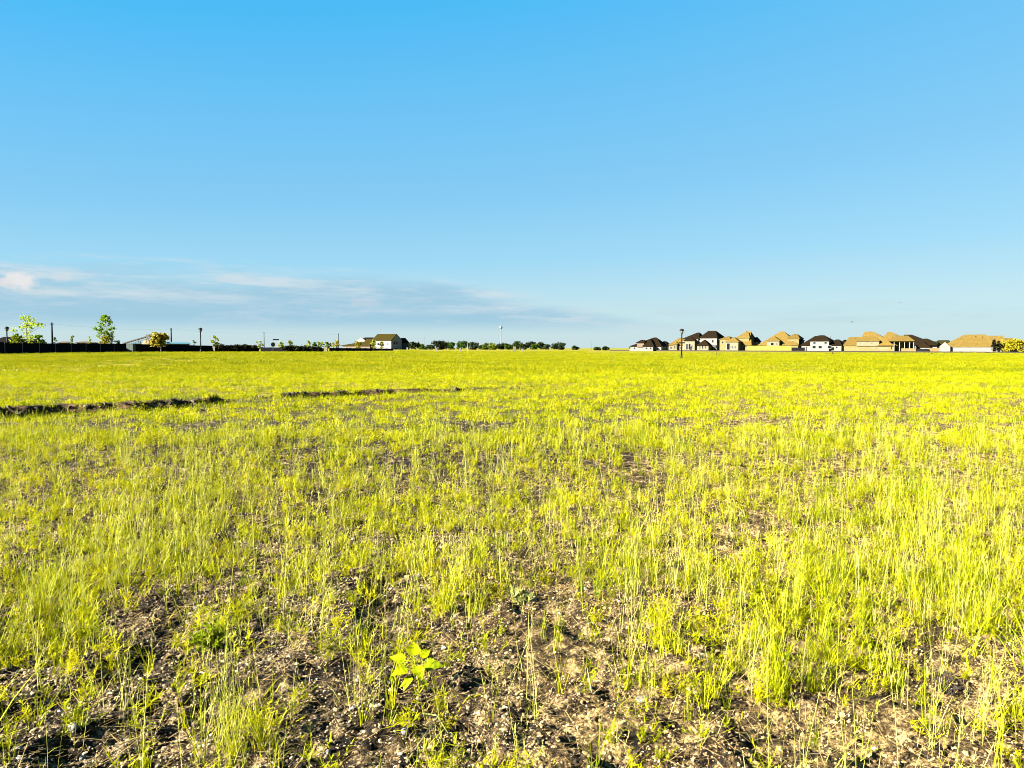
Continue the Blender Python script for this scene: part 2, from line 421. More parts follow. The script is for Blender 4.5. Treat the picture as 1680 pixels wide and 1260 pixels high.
# thin low clouds: horizontal noise bands near the horizon, thicker to the left
def mapping(scale, loc=(0, 0, 0)):
    mp = nd(nt, 'ShaderNodeMapping'); mp.inputs['Scale'].default_value = scale; mp.inputs['Location'].default_value = loc
    nt.links.new(tc, mp.inputs[0]); return mp.outputs[0]
def band(a, b, c, d, v):
    up = nd(nt, 'ShaderNodeMapRange', interpolation_type='SMOOTHSTEP'); nt.links.new(v, up.inputs[0])
    up.inputs[1].default_value = a; up.inputs[2].default_value = b
    dn = nd(nt, 'ShaderNodeMapRange', interpolation_type='SMOOTHSTEP'); nt.links.new(v, dn.inputs[0])
    dn.inputs[1].default_value = c; dn.inputs[2].default_value = d; dn.inputs[3].default_value = 1; dn.inputs[4].default_value = 0
    return math_(nt, 'MULTIPLY', up.outputs[0], dn.outputs[0])
n1 = noise(nt, mapping((3.0, 3.0, 20.0)), 1.6, 7, .62)
n2 = noise(nt, mapping((5.0, 5.0, 46.0), (3, 1, 2)), 1.5, 7, .62)
leftw = nd(nt, 'ShaderNodeMapRange', interpolation_type='SMOOTHSTEP'); nt.links.new(dx, leftw.inputs[0])
leftw.inputs[1].default_value = .42; leftw.inputs[2].default_value = .05
def smooth(v, a, b):
    q = nd(nt, 'ShaderNodeMapRange', interpolation_type='SMOOTHSTEP'); nt.links.new(v, q.inputs[0])
    q.inputs[1].default_value = a; q.inputs[2].default_value = b; return q.outputs[0]
# the cloud bank's top slopes down to the right
topz = math_(nt, 'SUBTRACT', .088, math_(nt, 'MULTIPLY', math_(nt, 'MAXIMUM', math_(nt, 'ADD', dx, .1), 0.0), .20))
dd = math_(nt, 'ADD', math_(nt, 'SUBTRACT', dz, topz), math_(nt, 'MULTIPLY', math_(nt, 'SUBTRACT', n1, .5), .065))
body = math_(nt, 'MULTIPLY', smooth(dd, .012, -.022), smooth(dz, .016, .040))
body = math_(nt, 'MULTIPLY', body, leftw.outputs[0])
CL_GREY = (.36, .60, .755); CL_WHITE = (.64, .76, .83)
base = mixc(nt, math_(nt, 'MULTIPLY', body, .95), base, disp(CL_GREY))
n3 = noise(nt, mapping((4.0, 4.0, 30.0), (7, 2, 5)), 2.4, 8, .66)
base = mixc(nt, math_(nt, 'MULTIPLY', math_(nt, 'MULTIPLY', body, ramp(nt, n3, [(.50, (0, 0, 0)), (.72, (1, 1, 1))])), .8), base, disp((.56, .71, .80)))
streak = math_(nt, 'MULTIPLY', math_(nt, 'MULTIPLY', smooth(dd, -.05, -.014), smooth(dd, .020, -.004)), ramp(nt, n2, [(.46, (0, 0, 0)), (.64, (1, 1, 1))]))
streak = math_(nt, 'MULTIPLY', streak, leftw.outputs[0])
base = mixc(nt, math_(nt, 'MULTIPLY', streak, .85), base, disp(CL_WHITE))
rightw = nd(nt, 'ShaderNodeMapRange', interpolation_type='SMOOTHSTEP'); nt.links.new(dx, rightw.inputs[0])
rightw.inputs[1].default_value = -.1; rightw.inputs[2].default_value = .2
thin = math_(nt, 'MULTIPLY', math_(nt, 'MULTIPLY', band(.02, .035, .045, .065, dz), rightw.outputs[0]), ramp(nt, n2, [(.45, (0, 0, 0)), (.7, (1, 1, 1))]))
base = mixc(nt, math_(nt, 'MULTIPLY', thin, .5), base, disp((.52, .68, .76)))
# one rounded puff low on the left
def puff(px, py, rx, ry, amt, colr):
    global base
    d = Vector(((px-840)/F, 1, (571-py)/F)).normalized()
    ex = math_(nt, 'DIVIDE', math_(nt, 'SUBTRACT', dx, d.x), rx)
    ez = math_(nt, 'DIVIDE', math_(nt, 'SUBTRACT', dz, d.z), ry)
    q = math_(nt, 'SQRT', math_(nt, 'ADD', math_(nt, 'MULTIPLY', ex, ex), math_(nt, 'MULTIPLY', ez, ez)))
    q = math_(nt, 'ADD', q, math_(nt, 'MULTIPLY', math_(nt, 'SUBTRACT', noise(nt, mapping((1, 1, 1.6)), 55, 5, .6), .5), 1.5))
    mk = ramp(nt, q, [(.55, (1, 1, 1)), (1.05, (0, 0, 0))])
    mk = math_(nt, 'MULTIPLY', mk, math_(nt, 'GREATER_THAN', dy, 0))
    base = mixc(nt, math_(nt, 'MULTIPLY', mk, amt), base, disp(colr))
puff(34, 461, .019, .0115, 1.0, (.80, .81, .82))
puff(8, 463, .012, .007, .7, (.74, .75, .77))
puff(108, 455, .012, .006, .45, (.70, .75, .79))
puff(85, 480, .03, .004, .45, (.68, .75, .78))
puff(385, 458, .022, .005, .4, (.68, .75, .79))
puff(600, 497, .022, .008, .35, (.66, .70, .76))
nt.links.new(base, bg.inputs[0]); bg.inputs[1].default_value = SKY_STR
nt.links.new(bg.outputs[0], out.inputs[0])
sc.view_settings.view_transform = 'Standard'; sc.view_settings.look = 'None'
sc.view_settings.exposure = EXPOSURE; sc.view_settings.gamma = 1
try:
    sc.cycles.pixel_filter_type = 'BLACKMAN_HARRIS'; sc.cycles.filter_width = .95
    sc.cycles.max_bounces = 5; sc.cycles.diffuse_bounces = 3; sc.cycles.transmission_bounces = 3; sc.cycles.transparent_max_bounces = 4
except Exception: pass

# ------------------------------------------------------------------ ground sheet
def build_ground():
    ys = [-80, -30, -10, -3, 0, .8]
    y = 1.5
    while y < 9000:
        ys.append(y); y += max(.013, y*.0052) if y < 14 else (y*.0075 if y < 90 else y*.03)
    ys = np.array(ys)
    NC = 620
    t = np.linspace(-1, 1, NC)
    hw = np.where(ys < 1.5, 5.5+np.abs(ys-1.5)*1.2, 4.2+.86*ys)
    X = hw[:, None]*t[None, :]; Y = np.repeat(ys[:, None], NC, 1)
    x = X.ravel(); yv = Y.ravel()
    z = H(x, yv); z[yv < 0] = 0
    nv = len(x); nr = len(ys)
    me = bpy.data.meshes.new('ground')
    idx = np.arange(nv).reshape(nr, NC)
    q = np.stack([idx[:-1, :-1], idx[:-1, 1:], idx[1:, 1:], idx[1:, :-1]], -1).reshape(-1, 4)
    me.vertices.add(nv); me.vertices.foreach_set('co', np.stack([x, yv, z], 1).astype(np.float32).ravel())
    me.loops.add(q.size); me.loops.foreach_set('vertex_index', q.astype(np.int32).ravel())
    me.polygons.add(len(q)); me.polygons.foreach_set('loop_start', np.arange(0, q.size, 4, dtype=np.int32))
    me.polygons.foreach_set('use_smooth', np.ones(len(q), dtype=bool))
    me.update(); me.validate()
    tt, s = ditch_coords(x, yv)
    raw_shade = S(-4, 1, tt)*(1-S(DLEN-8, DLEN, tt))*S(-1.6, -.5, s)*(1-S(.2, .6, s))*np.clip(.75+1.2*pnoise(tt*.6, s*.8), 0, 1)
    a = me.attributes.new('raw_shade', 'FLOAT', 'POINT'); a.data.foreach_set('value', raw_shade.astype(np.float32))
    cov = S(11, 42, yv)*np.clip(1-raw_shade, 0, 1)
    a = me.attributes.new('cover', 'FLOAT', 'POINT'); a.data.foreach_set('value', cov.astype(np.float32))
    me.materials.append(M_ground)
    o = bpy.data.objects.new('ground', me); col.objects.link(o); o['kind'] = 'structure'
build_ground()

# ------------------------------------------------------------------ grass
def blade(v, f, base, az, lean, L, wd, curve=.5, seg=3, tip=.15):
    """a thin strip, bending over with height"""
    ca, sa = math.cos(az), math.sin(az)
    p = Vector(base); ang = lean
    # the width runs across the lean, turned a little at random
    wv = Vector((-sa, ca, 0)); rot = rnd.uniform(-.7, .7)
    wv = Vector((wv.x*math.cos(rot)-wv.y*math.sin(rot), wv.x*math.sin(rot)+wv.y*math.cos(rot), 0))
    b = len(v)
    for i in range(seg+1):
        k = i/seg; ww = wd*.5*(1-(1-tip)*k**1.5)
        v.append(tuple(p-wv*ww)); v.append(tuple(p+wv*ww))
        ang += curve/seg
        d = Vector((ca*math.sin(ang), sa*math.sin(ang), math.cos(ang)))
        p = p + d*(L/seg)
    for i in range(seg):
        f.append((b+2*i, b+2*i+1, b+2*i+3, b+2*i+2))
    return p
src = bpy.data.collections.new('grass_sources')
kinds = {}
def add_src(kind, v, f, mat):
    name = '%s_tuft_%02d' % (kind, len(kinds.get(kind, [])))
    me = bpy.data.meshes.new(name); me.from_pydata(v, [], f); me.update(); me.materials.append(mat)
    kinds.setdefault(kind, []).append(me)
U, G = rnd.uniform, rnd.gauss
def t_up():
    v, f = [], []
    n = rnd.randint(6, 13); hh = U(.13, .36)
    for i in range(n):
        a = U(0, 6.28); r = abs(G(0, .022))
        L = hh*U(.45, 1.1); az = U(0, 6.28)
        blade(v, f, (r*math.cos(a), r*math.sin(a), -.02), az, abs(G(0, .17)), L, U(.0032, .0060), U(.0, .6), 3)
        if rnd.random() < .5:      # side leaf off the stem
            k = U(.2, .7)
            blade(v, f, (r*math.cos(a), r*math.sin(a), L*k), U(0, 6.28), U(.4, .9), L*U(.2, .4), .003, U(.2, .9), 2)
    return v, f
def t_bush():
    v, f = [], []
    for i in range(rnd.randint(5, 9)):
        az = U(0, 6.28); ln = U(.1, 1.1); L = U(.05, .17); p = Vector((G(0, .012), G(0, .012), -.01))
        d = Vector((math.cos(az)*math.sin(ln), math.sin(az)*math.sin(ln), math.cos(ln)))
        blade(v, f, p, az, ln, L, .0022, 0, 2)
        for k in range(rnd.randint(8, 14)):
            q = p + d*L*U(.25, 1.05)
            blade(v, f, q, U(0, 6.28), U(.3, 1.5), U(.014, .042), U(.0035, .0075), U(0, .5), 1, .3)
    return v, f
def t_stalk():
    v, f = [], []
    for i in range(rnd.randint(2, 5)):
        az = U(0, 6.28); L = U(.24, .50); b = (G(0, .03), G(0, .03), -.02)
        e = blade(v, f, b, az, abs(G(0, .08)), L, .0022, U(0, .22), 4, .6)
        for k in range(rnd.randint(7, 14)):
            q = e - Vector((0, 0, U(0, .08)))
            blade(v, f, q, U(0, 6.28), U(.1, .7), U(.012, .03), .0028, 0, 1, .4)
        for k in range(rnd.randint(2, 4)):
            blade(v, f, (b[0], b[1], U(.02, L*.5)), U(0, 6.28), U(.3, .8), U(.05, .14), .003, U(.2, .8), 2)
    return v, f
def t_broad():
    v, f = [], []
    for i in range(rnd.randint(12, 20)):
        a = U(0, 6.28); r = abs(G(0, .03))
        blade(v, f, (r*math.cos(a), r*math.sin(a), -.02), a+G(0, .5), abs(G(.15, .25)), U(.16, .40), U(.0045, .0085), U(.2, 1.1), 4)
    return v, f
def t_straw():
    v, f = [], []
    for i in range(rnd.randint(8, 15)):
        blade(v, f, (G(0, .13), G(0, .13), U(.004, .03)), U(0, 6.28), U(1.15, 1.62), U(.025, .13), U(.0018, .0036), U(-.25, .3), 2, .6)
    return v, f
def t_mid(n, rad, h0, h1, w0, w1, leafy=.55):
    v, f = [], []
    for i in range(n):
        a = U(0, 6.28); r = rad*math.sqrt(U(0, 1)); hk = 1-.5*(r/rad)
        b = (r*math.cos(a), r*math.sin(a), -.02); az = U(0, 6.28)
        L = U(h0, h1)*hk
        e = blade(v, f, b, az, abs(G(0, .16)), L, U(w0, w1), U(0, .5), 2, .3)
        if rnd.random() < leafy:
            for k in range(4):
                blade(v, f, (b[0]+G(0, .02), b[1]+G(0, .02), L*U(.2, .9)), U(0, 6.28), U(.3, 1.3), L*U(.15, .3), U(w0, w1), U(0, .6), 1, .4)
    return v, f
for i in range(7): add_src('up', *t_up(), M_grass)
for i in range(8): add_src('bush', *t_bush(), M_weed)
for i in range(6): add_src('stalk', *t_stalk(), M_stalk)
for i in range(4): add_src('broad', *t_broad(), M_broad)
for i in range(6): add_src('straw', *t_straw(), M_straw)
for i in range(7): add_src('mid', *t_mid(16, .13, .12, .34, .005, .009), M_grass)
for i in range(7): add_src('midbush', *t_mid(24, .15, .04, .13, .009, .016, .8), M_weed)
for i in range(7): add_src('far', *t_mid(60, .6, .10, .30, .014, .028), M_far)
def rock():
    import bmesh
    bm = bmesh.new(); bmesh.ops.create_icosphere(bm, subdivisions=1, radius=.5)
    for vv in bm.verts:
        vv.co *= U(.55, 1.25); vv.co.z *= .62
    v = [tuple(q.co) for q in bm.verts]; f = [tuple(q.index for q in p.verts) for p in bm.faces]
    bm.free(); return v, f
for i in range(7): add_src('rock', *rock(), M_rock)
for i in range(5): add_src('clod', *rock(), M_clod)

def instancer(name, kind, pts, rot, scl, label, cat, smooth=False):
    c = bpy.data.collections.new(name + '_sources')
    for k, me in enumerate(kinds[kind]):
        o = bpy.data.objects.new(me.name, me); c.objects.link(o)
    n = len(pts)
    me = bpy.data.meshes.new(name); me.vertices.add(n)
    me.vertices.foreach_set('co', pts.astype(np.float32).ravel())
    a = me.attributes.new('rot', 'FLOAT_VECTOR', 'POINT'); a.data.foreach_set('vector', rot.astype(np.float32).ravel())
    a = me.attributes.new('scl', 'FLOAT_VECTOR', 'POINT'); a.data.foreach_set('vector', scl.astype(np.float32).ravel())
    a = me.attributes.new('idx', 'INT', 'POINT'); a.data.foreach_set('value', rng.integers(0, len(kinds[kind]), n).astype(np.int32))
    o = bpy.data.objects.new(name, me); col.objects.link(o)
    ng = bpy.data.node_groups.new(name, 'GeometryNodeTree')
    ng.interface.new_socket('Geometry', in_out='INPUT', socket_type='NodeSocketGeometry')
    ng.interface.new_socket('Geometry', in_out='OUTPUT', socket_type='NodeSocketGeometry')
    gi = ng.nodes.new('NodeGroupInput'); go = ng.nodes.new('NodeGroupOutput')
    ip = ng.nodes.new('GeometryNodeInstanceOnPoints'); ci = ng.nodes.new('GeometryNodeCollectionInfo')
    ci.inputs[0].default_value = c; ci.inputs['Separate Children'].default_value = True; ci.inputs['Reset Children'].default_value = True
    def attr(nm, ty):
        q = ng.nodes.new('GeometryNodeInputNamedAttribute'); q.data_type = ty; q.inputs[0].default_value = nm
        return q.outputs[0]
    L = ng.links.new
    L(gi.outputs[0], ip.inputs['Points']); L(ci.outputs[0], ip.inputs['Instance'])
    ip.inputs['Pick Instance'].default_value = True
    L(attr('idx', 'INT'), ip.inputs['Instance Index']); L(attr('rot', 'FLOAT_VECTOR'), ip.inputs['Rotation'])
    L(attr('scl', 'FLOAT_VECTOR'), ip.inputs['Scale']); L(ip.outputs[0], go.inputs[0])
    md = o.modifiers.new('scatter', 'NODES'); md.node_group = ng
    return tag(o, label, cat, None, 'stuff')

# where the near field is bare and where it is thick, read off the photograph (px, py, radius px, weight)
BLOBS = [(40,1010,90,1.0),(150,960,110,1.0),(230,920,120,.9),(15,1080,70,.8),(95,1060,70,.5),(250,1190,40,.35),(390,1225,60,.8),(225,1130,35,.2),
    (330,860,120,.8),(120,840,150,.9),(520,900,80,.5),(540,850,120,.6),(700,870,120,.8),(720,990,60,.7),(740,1010,40,.6),(750,930,60,.7),(585,1080,40,.5),
    (612,1160,40,.5),(440,1030,40,.35),(465,1060,50,.3),(350,1050,20,.1),(560,1000,50,.2),(900,860,110,.6),(1080,880,120,.7),(1070,960,80,.8),
    (1080,1060,55,.8),(1060,1130,40,.6),(1130,1140,30,.4),(1240,1000,80,.6),(1235,1110,70,1.0),(1240,1150,40,.8),(1330,960,90,.7),(1400,1000,100,.7),
    (1480,960,110,.7),(1550,940,120,.8),(1630,930,120,.9),(1630,1040,60,1.0),(1545,1040,60,.6),(1470,1150,60,.7),(1400,1090,40,.45),(1650,1210,60,.8),
    (1660,1150,40,.4),(1290,870,120,.7),(1350,1230,40,.25),(1150,1220,20,.3),(830,1140,35,.35),(960,1120,30,.3),(955,1200,40,.3),(470,1210,60,.5),
    (130,1200,20,.05),(50,1150,40,.35),(1440,870,140,.8),(1600,850,160,.9),(960,900,80,.4)]
BARE = [(430,960,90,.8),(370,1110,90,.7),(180,1150,110,.8),(560,1150,70,.4),(770,1120,90,.9),(860,1000,90,.5),(920,1070,110,.9),(1000,1180,120,.9),(800,1220,90,.8),
    (1180,1080,30,.4),(1360,1130,80,.6),(1360,1210,110,.9),(1590,1130,70,.8),(1540,1220,90,.8),(690,1120,50,.8),(620,970,40,.5),(1180,830,70,.5),(600,810,40,.5),(850,940,50,.5),
    (1620,980,30,.2),(300,1010,60,.6),(1000,1010,40,.4),(470,890,50,.6),(640,1200,50,.5)]
def gz(lst):
    r = []
    for px, py, rad, wt in lst:
        x, y = groundpt(px, py); x2, _ = groundpt(px+rad, py); rr = x2-x
        _, ya = groundpt(px, py-rad*.7); _, yb = groundpt(px, py+rad*.7)
        r.append((x, y, rr, max(.12, (ya-yb)/2), wt))
    return r
GB, GN_ = gz(BLOBS), gz(BARE)
def cover(x, y):
    base = .27 - .19*S(3.6, 5.2, y) + .13*S(6.5, 9, y) + .29*S(8.5, 13, y) + .85*pnoise(x*1.1+2, y*1.1)+1.0*pnoise(x*2.6, y*2.6+5)
    
    for cx, cy, rx, ry, wt in GB: base = base + .62*wt*np.exp(-(((x-cx)/rx)**2+((y-cy)/ry)**2))
    for cx, cy, rx, ry, wt in GN_: base = base - .48*wt*np.exp(-(((x-cx)/rx)**2+((y-cy)/ry)**2))
    t, s = ditch_coords(x, y)
    inb = S(-3, 1, t)*(1-S(DLEN-9, DLEN, t))
    base = base*(1-inb*S(-1.5, -.5, s)*(1-S(.05, .25, s))*np.clip(.62+1.5*pnoise(t*.42+1.7, t*0+.4)-.5*S(DLEN*.3, DLEN*.9, t), .1, .92))
    return np.clip(base, .15, 1.0)
def clumps(per, smin=.4):
    xs, ys = [], []
    for (px, py, rad, wt), (cx, cy, rx, ry, w2) in zip(BLOBS, GB):
        if py < 900 or wt < smin: continue
        for c in range(max(1, int(rad/22))):          # a few tight clumps inside each thick patch
            a, b = cx+rng.normal(0, rx*.5), cy+rng.normal(0, ry*.5)
            n = int(per*wt*rng.uniform(.6, 1.4))
            xs.append(rng.normal(a, .045, n)); ys.append(rng.normal(b, .045, n))
    return np.concatenate(xs), np.concatenate(ys)
def scatter(y0, y1, dens, hw=lambda y: .76*y+.8):
    ymax = y1; W = hw(y1)
    n = int(dens*(y1-y0)*2*W)
    y = rng.uniform(y0, y1, n); x = rng.uniform(-W, W, n)
    k = np.abs(x) < hw(y)
    return x[k], y[k]
def place(name, kind, x, y, s0, s1, label, cat, lift=0.0, tilt=.08, zmul=(.85, 1.2)):
    z = H(x, y)+lift; n = len(x)
    rot = np.stack([rng.normal(0, tilt, n), rng.normal(0, tilt, n), rng.uniform(0, 6.283, n)], 1)
    s = rng.uniform(s0, s1, n); scl = np.stack([s, s, s*rng.uniform(*zmul, n)], 1)
    return instancer(name, kind, np.stack([x, y, z], 1), rot, scl, label, cat)
# near field: four kinds of plant in their own patches
x, y = scatter(1.7, 13.5, 210)
cv = cover(x, y); sel = rng.uniform(0, 1, len(x))
mixn = pnoise(x*.8+11, y*.8)+.5*pnoise(x*2.3, y*2.3)
gro = (.75+.45*cv)
k = (sel < cv*.26*np.clip(.6+1.4*mixn, .18, 1))
cx_, cy_ = clumps(7)
place('grass', 'up', np.concatenate([x[k], cx_]), np.concatenate([y[k], cy_]), .48, .98, 'thin upright yellow green grass growing in loose tufts over the near field', 'grass')
k = (sel > .28) & (sel < .28+cv*.50*np.clip(.75-.8*mixn, .3, 1)) 
place('weeds', 'bush', x[k], y[k], .6, 1.25, 'low feathery yellow weeds spread between the near grass tufts', 'weeds', tilt=.15)
k = (sel > .79) & (sel < .79+(.014+.022*(y < 5.2)+np.clip(cv-.05, 0, 1)*.085))
cx_, cy_ = clumps(3)
place('tall_grass', 'stalk', np.concatenate([x[k], cx_]), np.concatenate([y[k], cy_]), .55, 1.05, 'thin pale seeded grass stalks standing above the near weeds', 'grass')
k = (sel > .91) & (sel < .91+np.clip(cv-.35, 0, 1)*.022*np.clip(.2+2.2*pnoise(x*.7+3, y*.7), 0, 1))
place('broad_grass', 'broad', x[k], y[k], .7, 1.2, 'broad arching green grass blades in scattered near clumps', 'grass')
k = (sel > .87)
xs, ys_ = scatter(1.7, 9.5, 40); x_, y_ = np.concatenate([x[k], xs]), np.concatenate([y[k], ys_])
place('straw', 'straw', x_, y_, .5, 1.2, 'dry pale straw lying flat on the bare soil', 'straw', lift=.004, tilt=.12)
# middle and far field
x, y = scatter(12.0, 48, 40)
cv = cover(x, y); sel = rng.uniform(0, 1, len(x)); mixn = pnoise(x*.35+11, y*.35)
thin = np.clip(1.05-.55*S(12, 16, y)*0, 0, 1)
cl = S(-.20, .28, pnoise(x*.9, y*.9+3)+.8*pnoise(x*2.1+4, y*2.1)+.22*S(22, 45, y))*S(-.1, .5, cv)
cl = np.maximum(cl, .22*(ditch_coords(x, y)[1] < -1.2))
k = (sel < cl*.5*np.clip(.6+1.2*mixn, .15, 1))
place('meadow_grass', 'mid', x[k], y[k], .5, 1.0, 'dense yellow green grass of the middle field', 'grass')
tb = rng.uniform(0, DLEN-4, 520); sb = rng.normal(-.6, .8, 520)
nz = .9*pnoise(tb*.35+3.1, tb*0+9.3)
xb = DA[0]+tb*DD[0]+(sb-nz)*DN[0]; yb = DA[1]+tb*DD[1]+(sb-nz)*DN[1]
place('bank_grass', 'mid', xb, yb, .5, 1.1, 'thin grass tufts hanging over the cut bank and rooting in front of it', 'grass')
k = (sel > .5) & (sel < .5+.5*cl*np.clip(.8-.5*mixn, .3, 1))
place('meadow_weeds', 'midbush', x[k], y[k], .7, 1.5, 'low yellow weeds filling the middle field', 'weeds')
x1, y1 = scatter(45, 140, 2.6); x2, y2 = scatter(140, 330, .55)
x = np.concatenate([x1, x2]); y = np.concatenate([y1, y2]); u = x/y
k = ~((y > 104+(u+.68)*140) & (u < -.15)) & ~((y > 230) & (u > .1))
k &= rng.uniform(0, 1, len(x)) < np.clip(.8+1.2*pnoise(x*.07, y*.07)+.6*pnoise(x*.3, y*.3), .15, 1)
place('field_grass', 'far', x[k], y[k], .7, 1.2, 'bright yellow grass covering the far field up to the fences', 'grass', tilt=.03)
# crumbly soil and gravel
x, y = scatter(1.8, 9.0, 10500)
n = len(x); s = .0042+.016*rng.uniform(0, 1, n)**11 + .0085*rng.uniform(0, 1, n)**1.7
keep = (rng.uniform(0, 1, n) < np.clip(1.15-y/7.5, .10, 1)) & (rng.uniform(0, 1, n) < np.clip(.72+1.2*pnoise(x*2.2, y*2.2+3)+.5*pnoise(x*.7, y*.7)-.16*x*(x>0), .08, 1))
x, y, s = x[keep], y[keep], s[keep]; n = len(x)
z = H(x, y) + s*.12
instancer('gravel', 'rock', np.stack([x, y, z], 1), rng.uniform(-.6, .6, (n, 3))+np.stack([np.zeros(n), np.zeros(n), rng.uniform(0, 6.28, n)], 1),
          np.stack([s*rng.uniform(.8, 1.5, n), s*rng.uniform(.8, 1.3, n), s], 1), 'crumbly soil clods and small gravel strewn over the bare ground', 'gravel')
t = rng.uniform(0, DLEN-3, 5200); s_ = rng.normal(-.5, .6, 5200)
x = DA[0]+t*DD[0]+s_*DN[0]; y = DA[1]+t*DD[1]+s_*DN[1]
tt, ss = ditch_coords(x, y); k = (ss > -1.8) & (ss < .3); x, y = x[k], y[k]; n = len(x); s = .03+.12*rng.uniform(0, 1, n)**3
z = H(x, y)+s*.1
instancer('dirt_clods', 'clod', np.stack([x, y, z], 1), rng.uniform(-.8, .8, (n, 3)), np.stack([s*1.2, s, s*.9], 1), 'dark earth clods crumbled along the cut bank', 'soil')

# ------------------------------------------------------------------ trees and shrubs
def leaf_cloud(n, h0, h1, rx, size, shape='round', gaps=.35, seed=0, ry=None, dens=2.0, lumps=0):
    """many small leaf faces in clumps through the crown's volume"""
    r = random.Random(seed); mb = MB()
    ry = ry or rx
    cl = []
    n = n*dens; nc = max(6, int(n/26))
    subs = []
    for i in range(lumps):
        k = r.uniform(.15, .92); a = r.uniform(0, 6.283); w_ = math.sin(math.pi*(.12+.78*k))**.6*r.uniform(.3, .85)
        subs.append((rx*w_*math.cos(a), ry*w_*math.sin(a), h0+(h1-h0)*k, r.uniform(.22, .42)))
    for i in range(nc):
        if lumps and r.random() < .8:
            b = r.choice(subs)
            cl.append((b[0]+r.gauss(0, rx*b[3]*.7), b[1]+r.gauss(0, ry*b[3]*.7), min(h1, max(h0, b[2]+r.gauss(0, (h1-h0)*b[3]*.45))), r.uniform(.5, 1.2))); continue
        while True:
            k = r.uniform(0, 1)
            if shape == 'round': w_ = math.sin(math.pi*(.12+.80*k))**.6
            elif shape == 'cone': w_ = (1-k)**.7*.95+.10
            elif shape == 'oval': w_ = math.sin(math.pi*(.10+.86*k))**.9
            else: w_ = .35+.65*k if k < .6 else 1-1.1*(k-.6)
            a = r.uniform(0, 6.283); q = math.sqrt(r.uniform(.05, 1))*w_
            if r.random() > gaps*.3: break
        cl.append((q*rx*math.cos(a), q*ry*math.sin(a), h0+(h1-h0)*k, r.uniform(.5, 1.2)))
    cr = max(size*1.6, rx*.22)
    for cx, cy, cz, cs in cl:
        for j in range(r.randint(16, 34)):
            p = Vector((cx+r.gauss(0, cr*.5*cs), cy+r.gauss(0, cr*.5*cs), cz+r.gauss(0, cr*.42*cs)))
            s = size*r.uniform(.5, 1.2)
            u = Vector((r.gauss(0, 1), r.gauss(0, 1), r.gauss(0, .7))).normalized()
            v = u.cross(Vector((r.gauss(0, 1), r.gauss(0, 1), r.gauss(0, 1)))).normalized()
            mb.poly([p-u*s, p+v*s*.55, p+u*s, p-v*s*.55], [(0, 1, 2, 3)])
    return mb, cl
def make_tree(name, label, cat, loc, h, rx, trunk_h, leafmat, barkmat, n=900, size=.2, shape='round', group=None, seed=0, trunk_r=None, ry=None, lean=0, lumps=0):
    t = thing(name, label, cat, loc, 0, group)
    crown, cl = leaf_cloud(n, trunk_h, h, rx, size, shape, seed=seed, ry=ry, lumps=lumps)
    tr = trunk_r or max(.03, h*.014)
    mb = MB(); r = random.Random(seed+1)
    top = Vector((r.uniform(-.05, .05)*h+lean, r.uniform(-.04, .04)*h, h*.88))
    pts = [Vector((0, 0, -.15)), Vector((lean*.2, 0, trunk_h*.6)), top*.55, top]
    mb.tube(pts, [tr*1.25, tr, tr*.7, tr*.2], 7)
    for c in r.sample(cl, min(len(cl), 11)):
        e = Vector(c[:3]); k = min(.92, max(.25, (e.z-.25*h*(1-.3))/h))
        s = pts[2]*(k/.55) if k < .55 else pts[2].lerp(pts[3], (k-.55)/.45)
        mb.tube([s, s.lerp(e, .5)+Vector((0, 0, -.02*h)), e], [tr*.45, tr*.3, tr*.1], 5)
    mb.build('trunk', barkmat, t, True)
    crown.build('crown', leafmat, t)
    return t
def tree_px(name, label, cat, px, D, ytop, wpx, trunk_frac, lm, bm, **kw):
    x, y, z = at(px, D); h = zrow(ytop, D)-z; s = D/F
    return make_tree(name, label, cat, (x, y, z), h, wpx*s/2, h*trunk_frac, lm, bm, **kw)

tree_px('young_tree', 'tall airy young tree with open spreading branches, near the far left street lamp', 'tree', 47, 116, 520, 50, .30, M['l_tree'], M['bark'], n=420, size=.17, shape='round', seed=3, trunk_r=.07)
tree_px('young_tree', 'tall leafy oval young tree alone behind the black fence, right of the bare wooden pole', 'tree', 176, 128, 517, 34, .28, M['l_tree'], M['bark'], n=800, size=.17, shape='oval', seed=8, trunk_r=.06)
tree_px('shrub', 'yellow bush at the foot of the oval young tree, behind the black fence', 'shrub', 174, 127, 553, 28, .22, M['l_yel'], M['bark'], n=700, size=.14, shape='round', seed=9)
tree_px('shrub', 'lime green bush close to the far left street lamp, behind the black fence', 'shrub', 29, 113, 549, 20, .2, M['l_lime'], M['bark'], n=500, size=.15, shape='round', seed=10)
tree_px('shrub', 'dark green bush just right of the airy young tree, behind the black fence', 'shrub', 66, 115, 551, 18, .2, M['l_green'], M['bark'], n=500, size=.15, shape='round', seed=12)
tree_px('sapling', 'small dark sapling beside the nearest bare wooden pole', 'sapling', 92, 150, 554, 9, .25, M['l_green'], M['bark'], n=220, size=.12, shape='round', seed=14)
tree_px('sapling', 'small pointed green sapling midway between the wooden pole and the oval tree', 'sapling', 120, 150, 551, 11, .25, M['l_green'], M['bark'], n=300, size=.13, shape='cone', seed=15)
tree_px('sapling', 'thin faint sapling just left of the oval young tree', 'sapling', 148, 155, 552, 8, .25, M['l_tree'], M['bark'], n=150, size=.12, shape='cone', seed=16)
tree_px('shrub', 'low dark bush between the oval young tree and the foot of the conveyor', 'shrub', 193, 150, 559, 16, .1, M['l_dark'], M['bark'], n=300, size=.15, shape='round', seed=17)
tree_px('yellow_tree', 'bushy golden tree with pale trunk rising in front of the black fence by the conveyor', 'tree', 265, 128, 547, 27, .40, M['l_gold'], M['palebark'], n=1900, size=.2, shape='round', lumps=8, seed=20, trunk_r=.09)
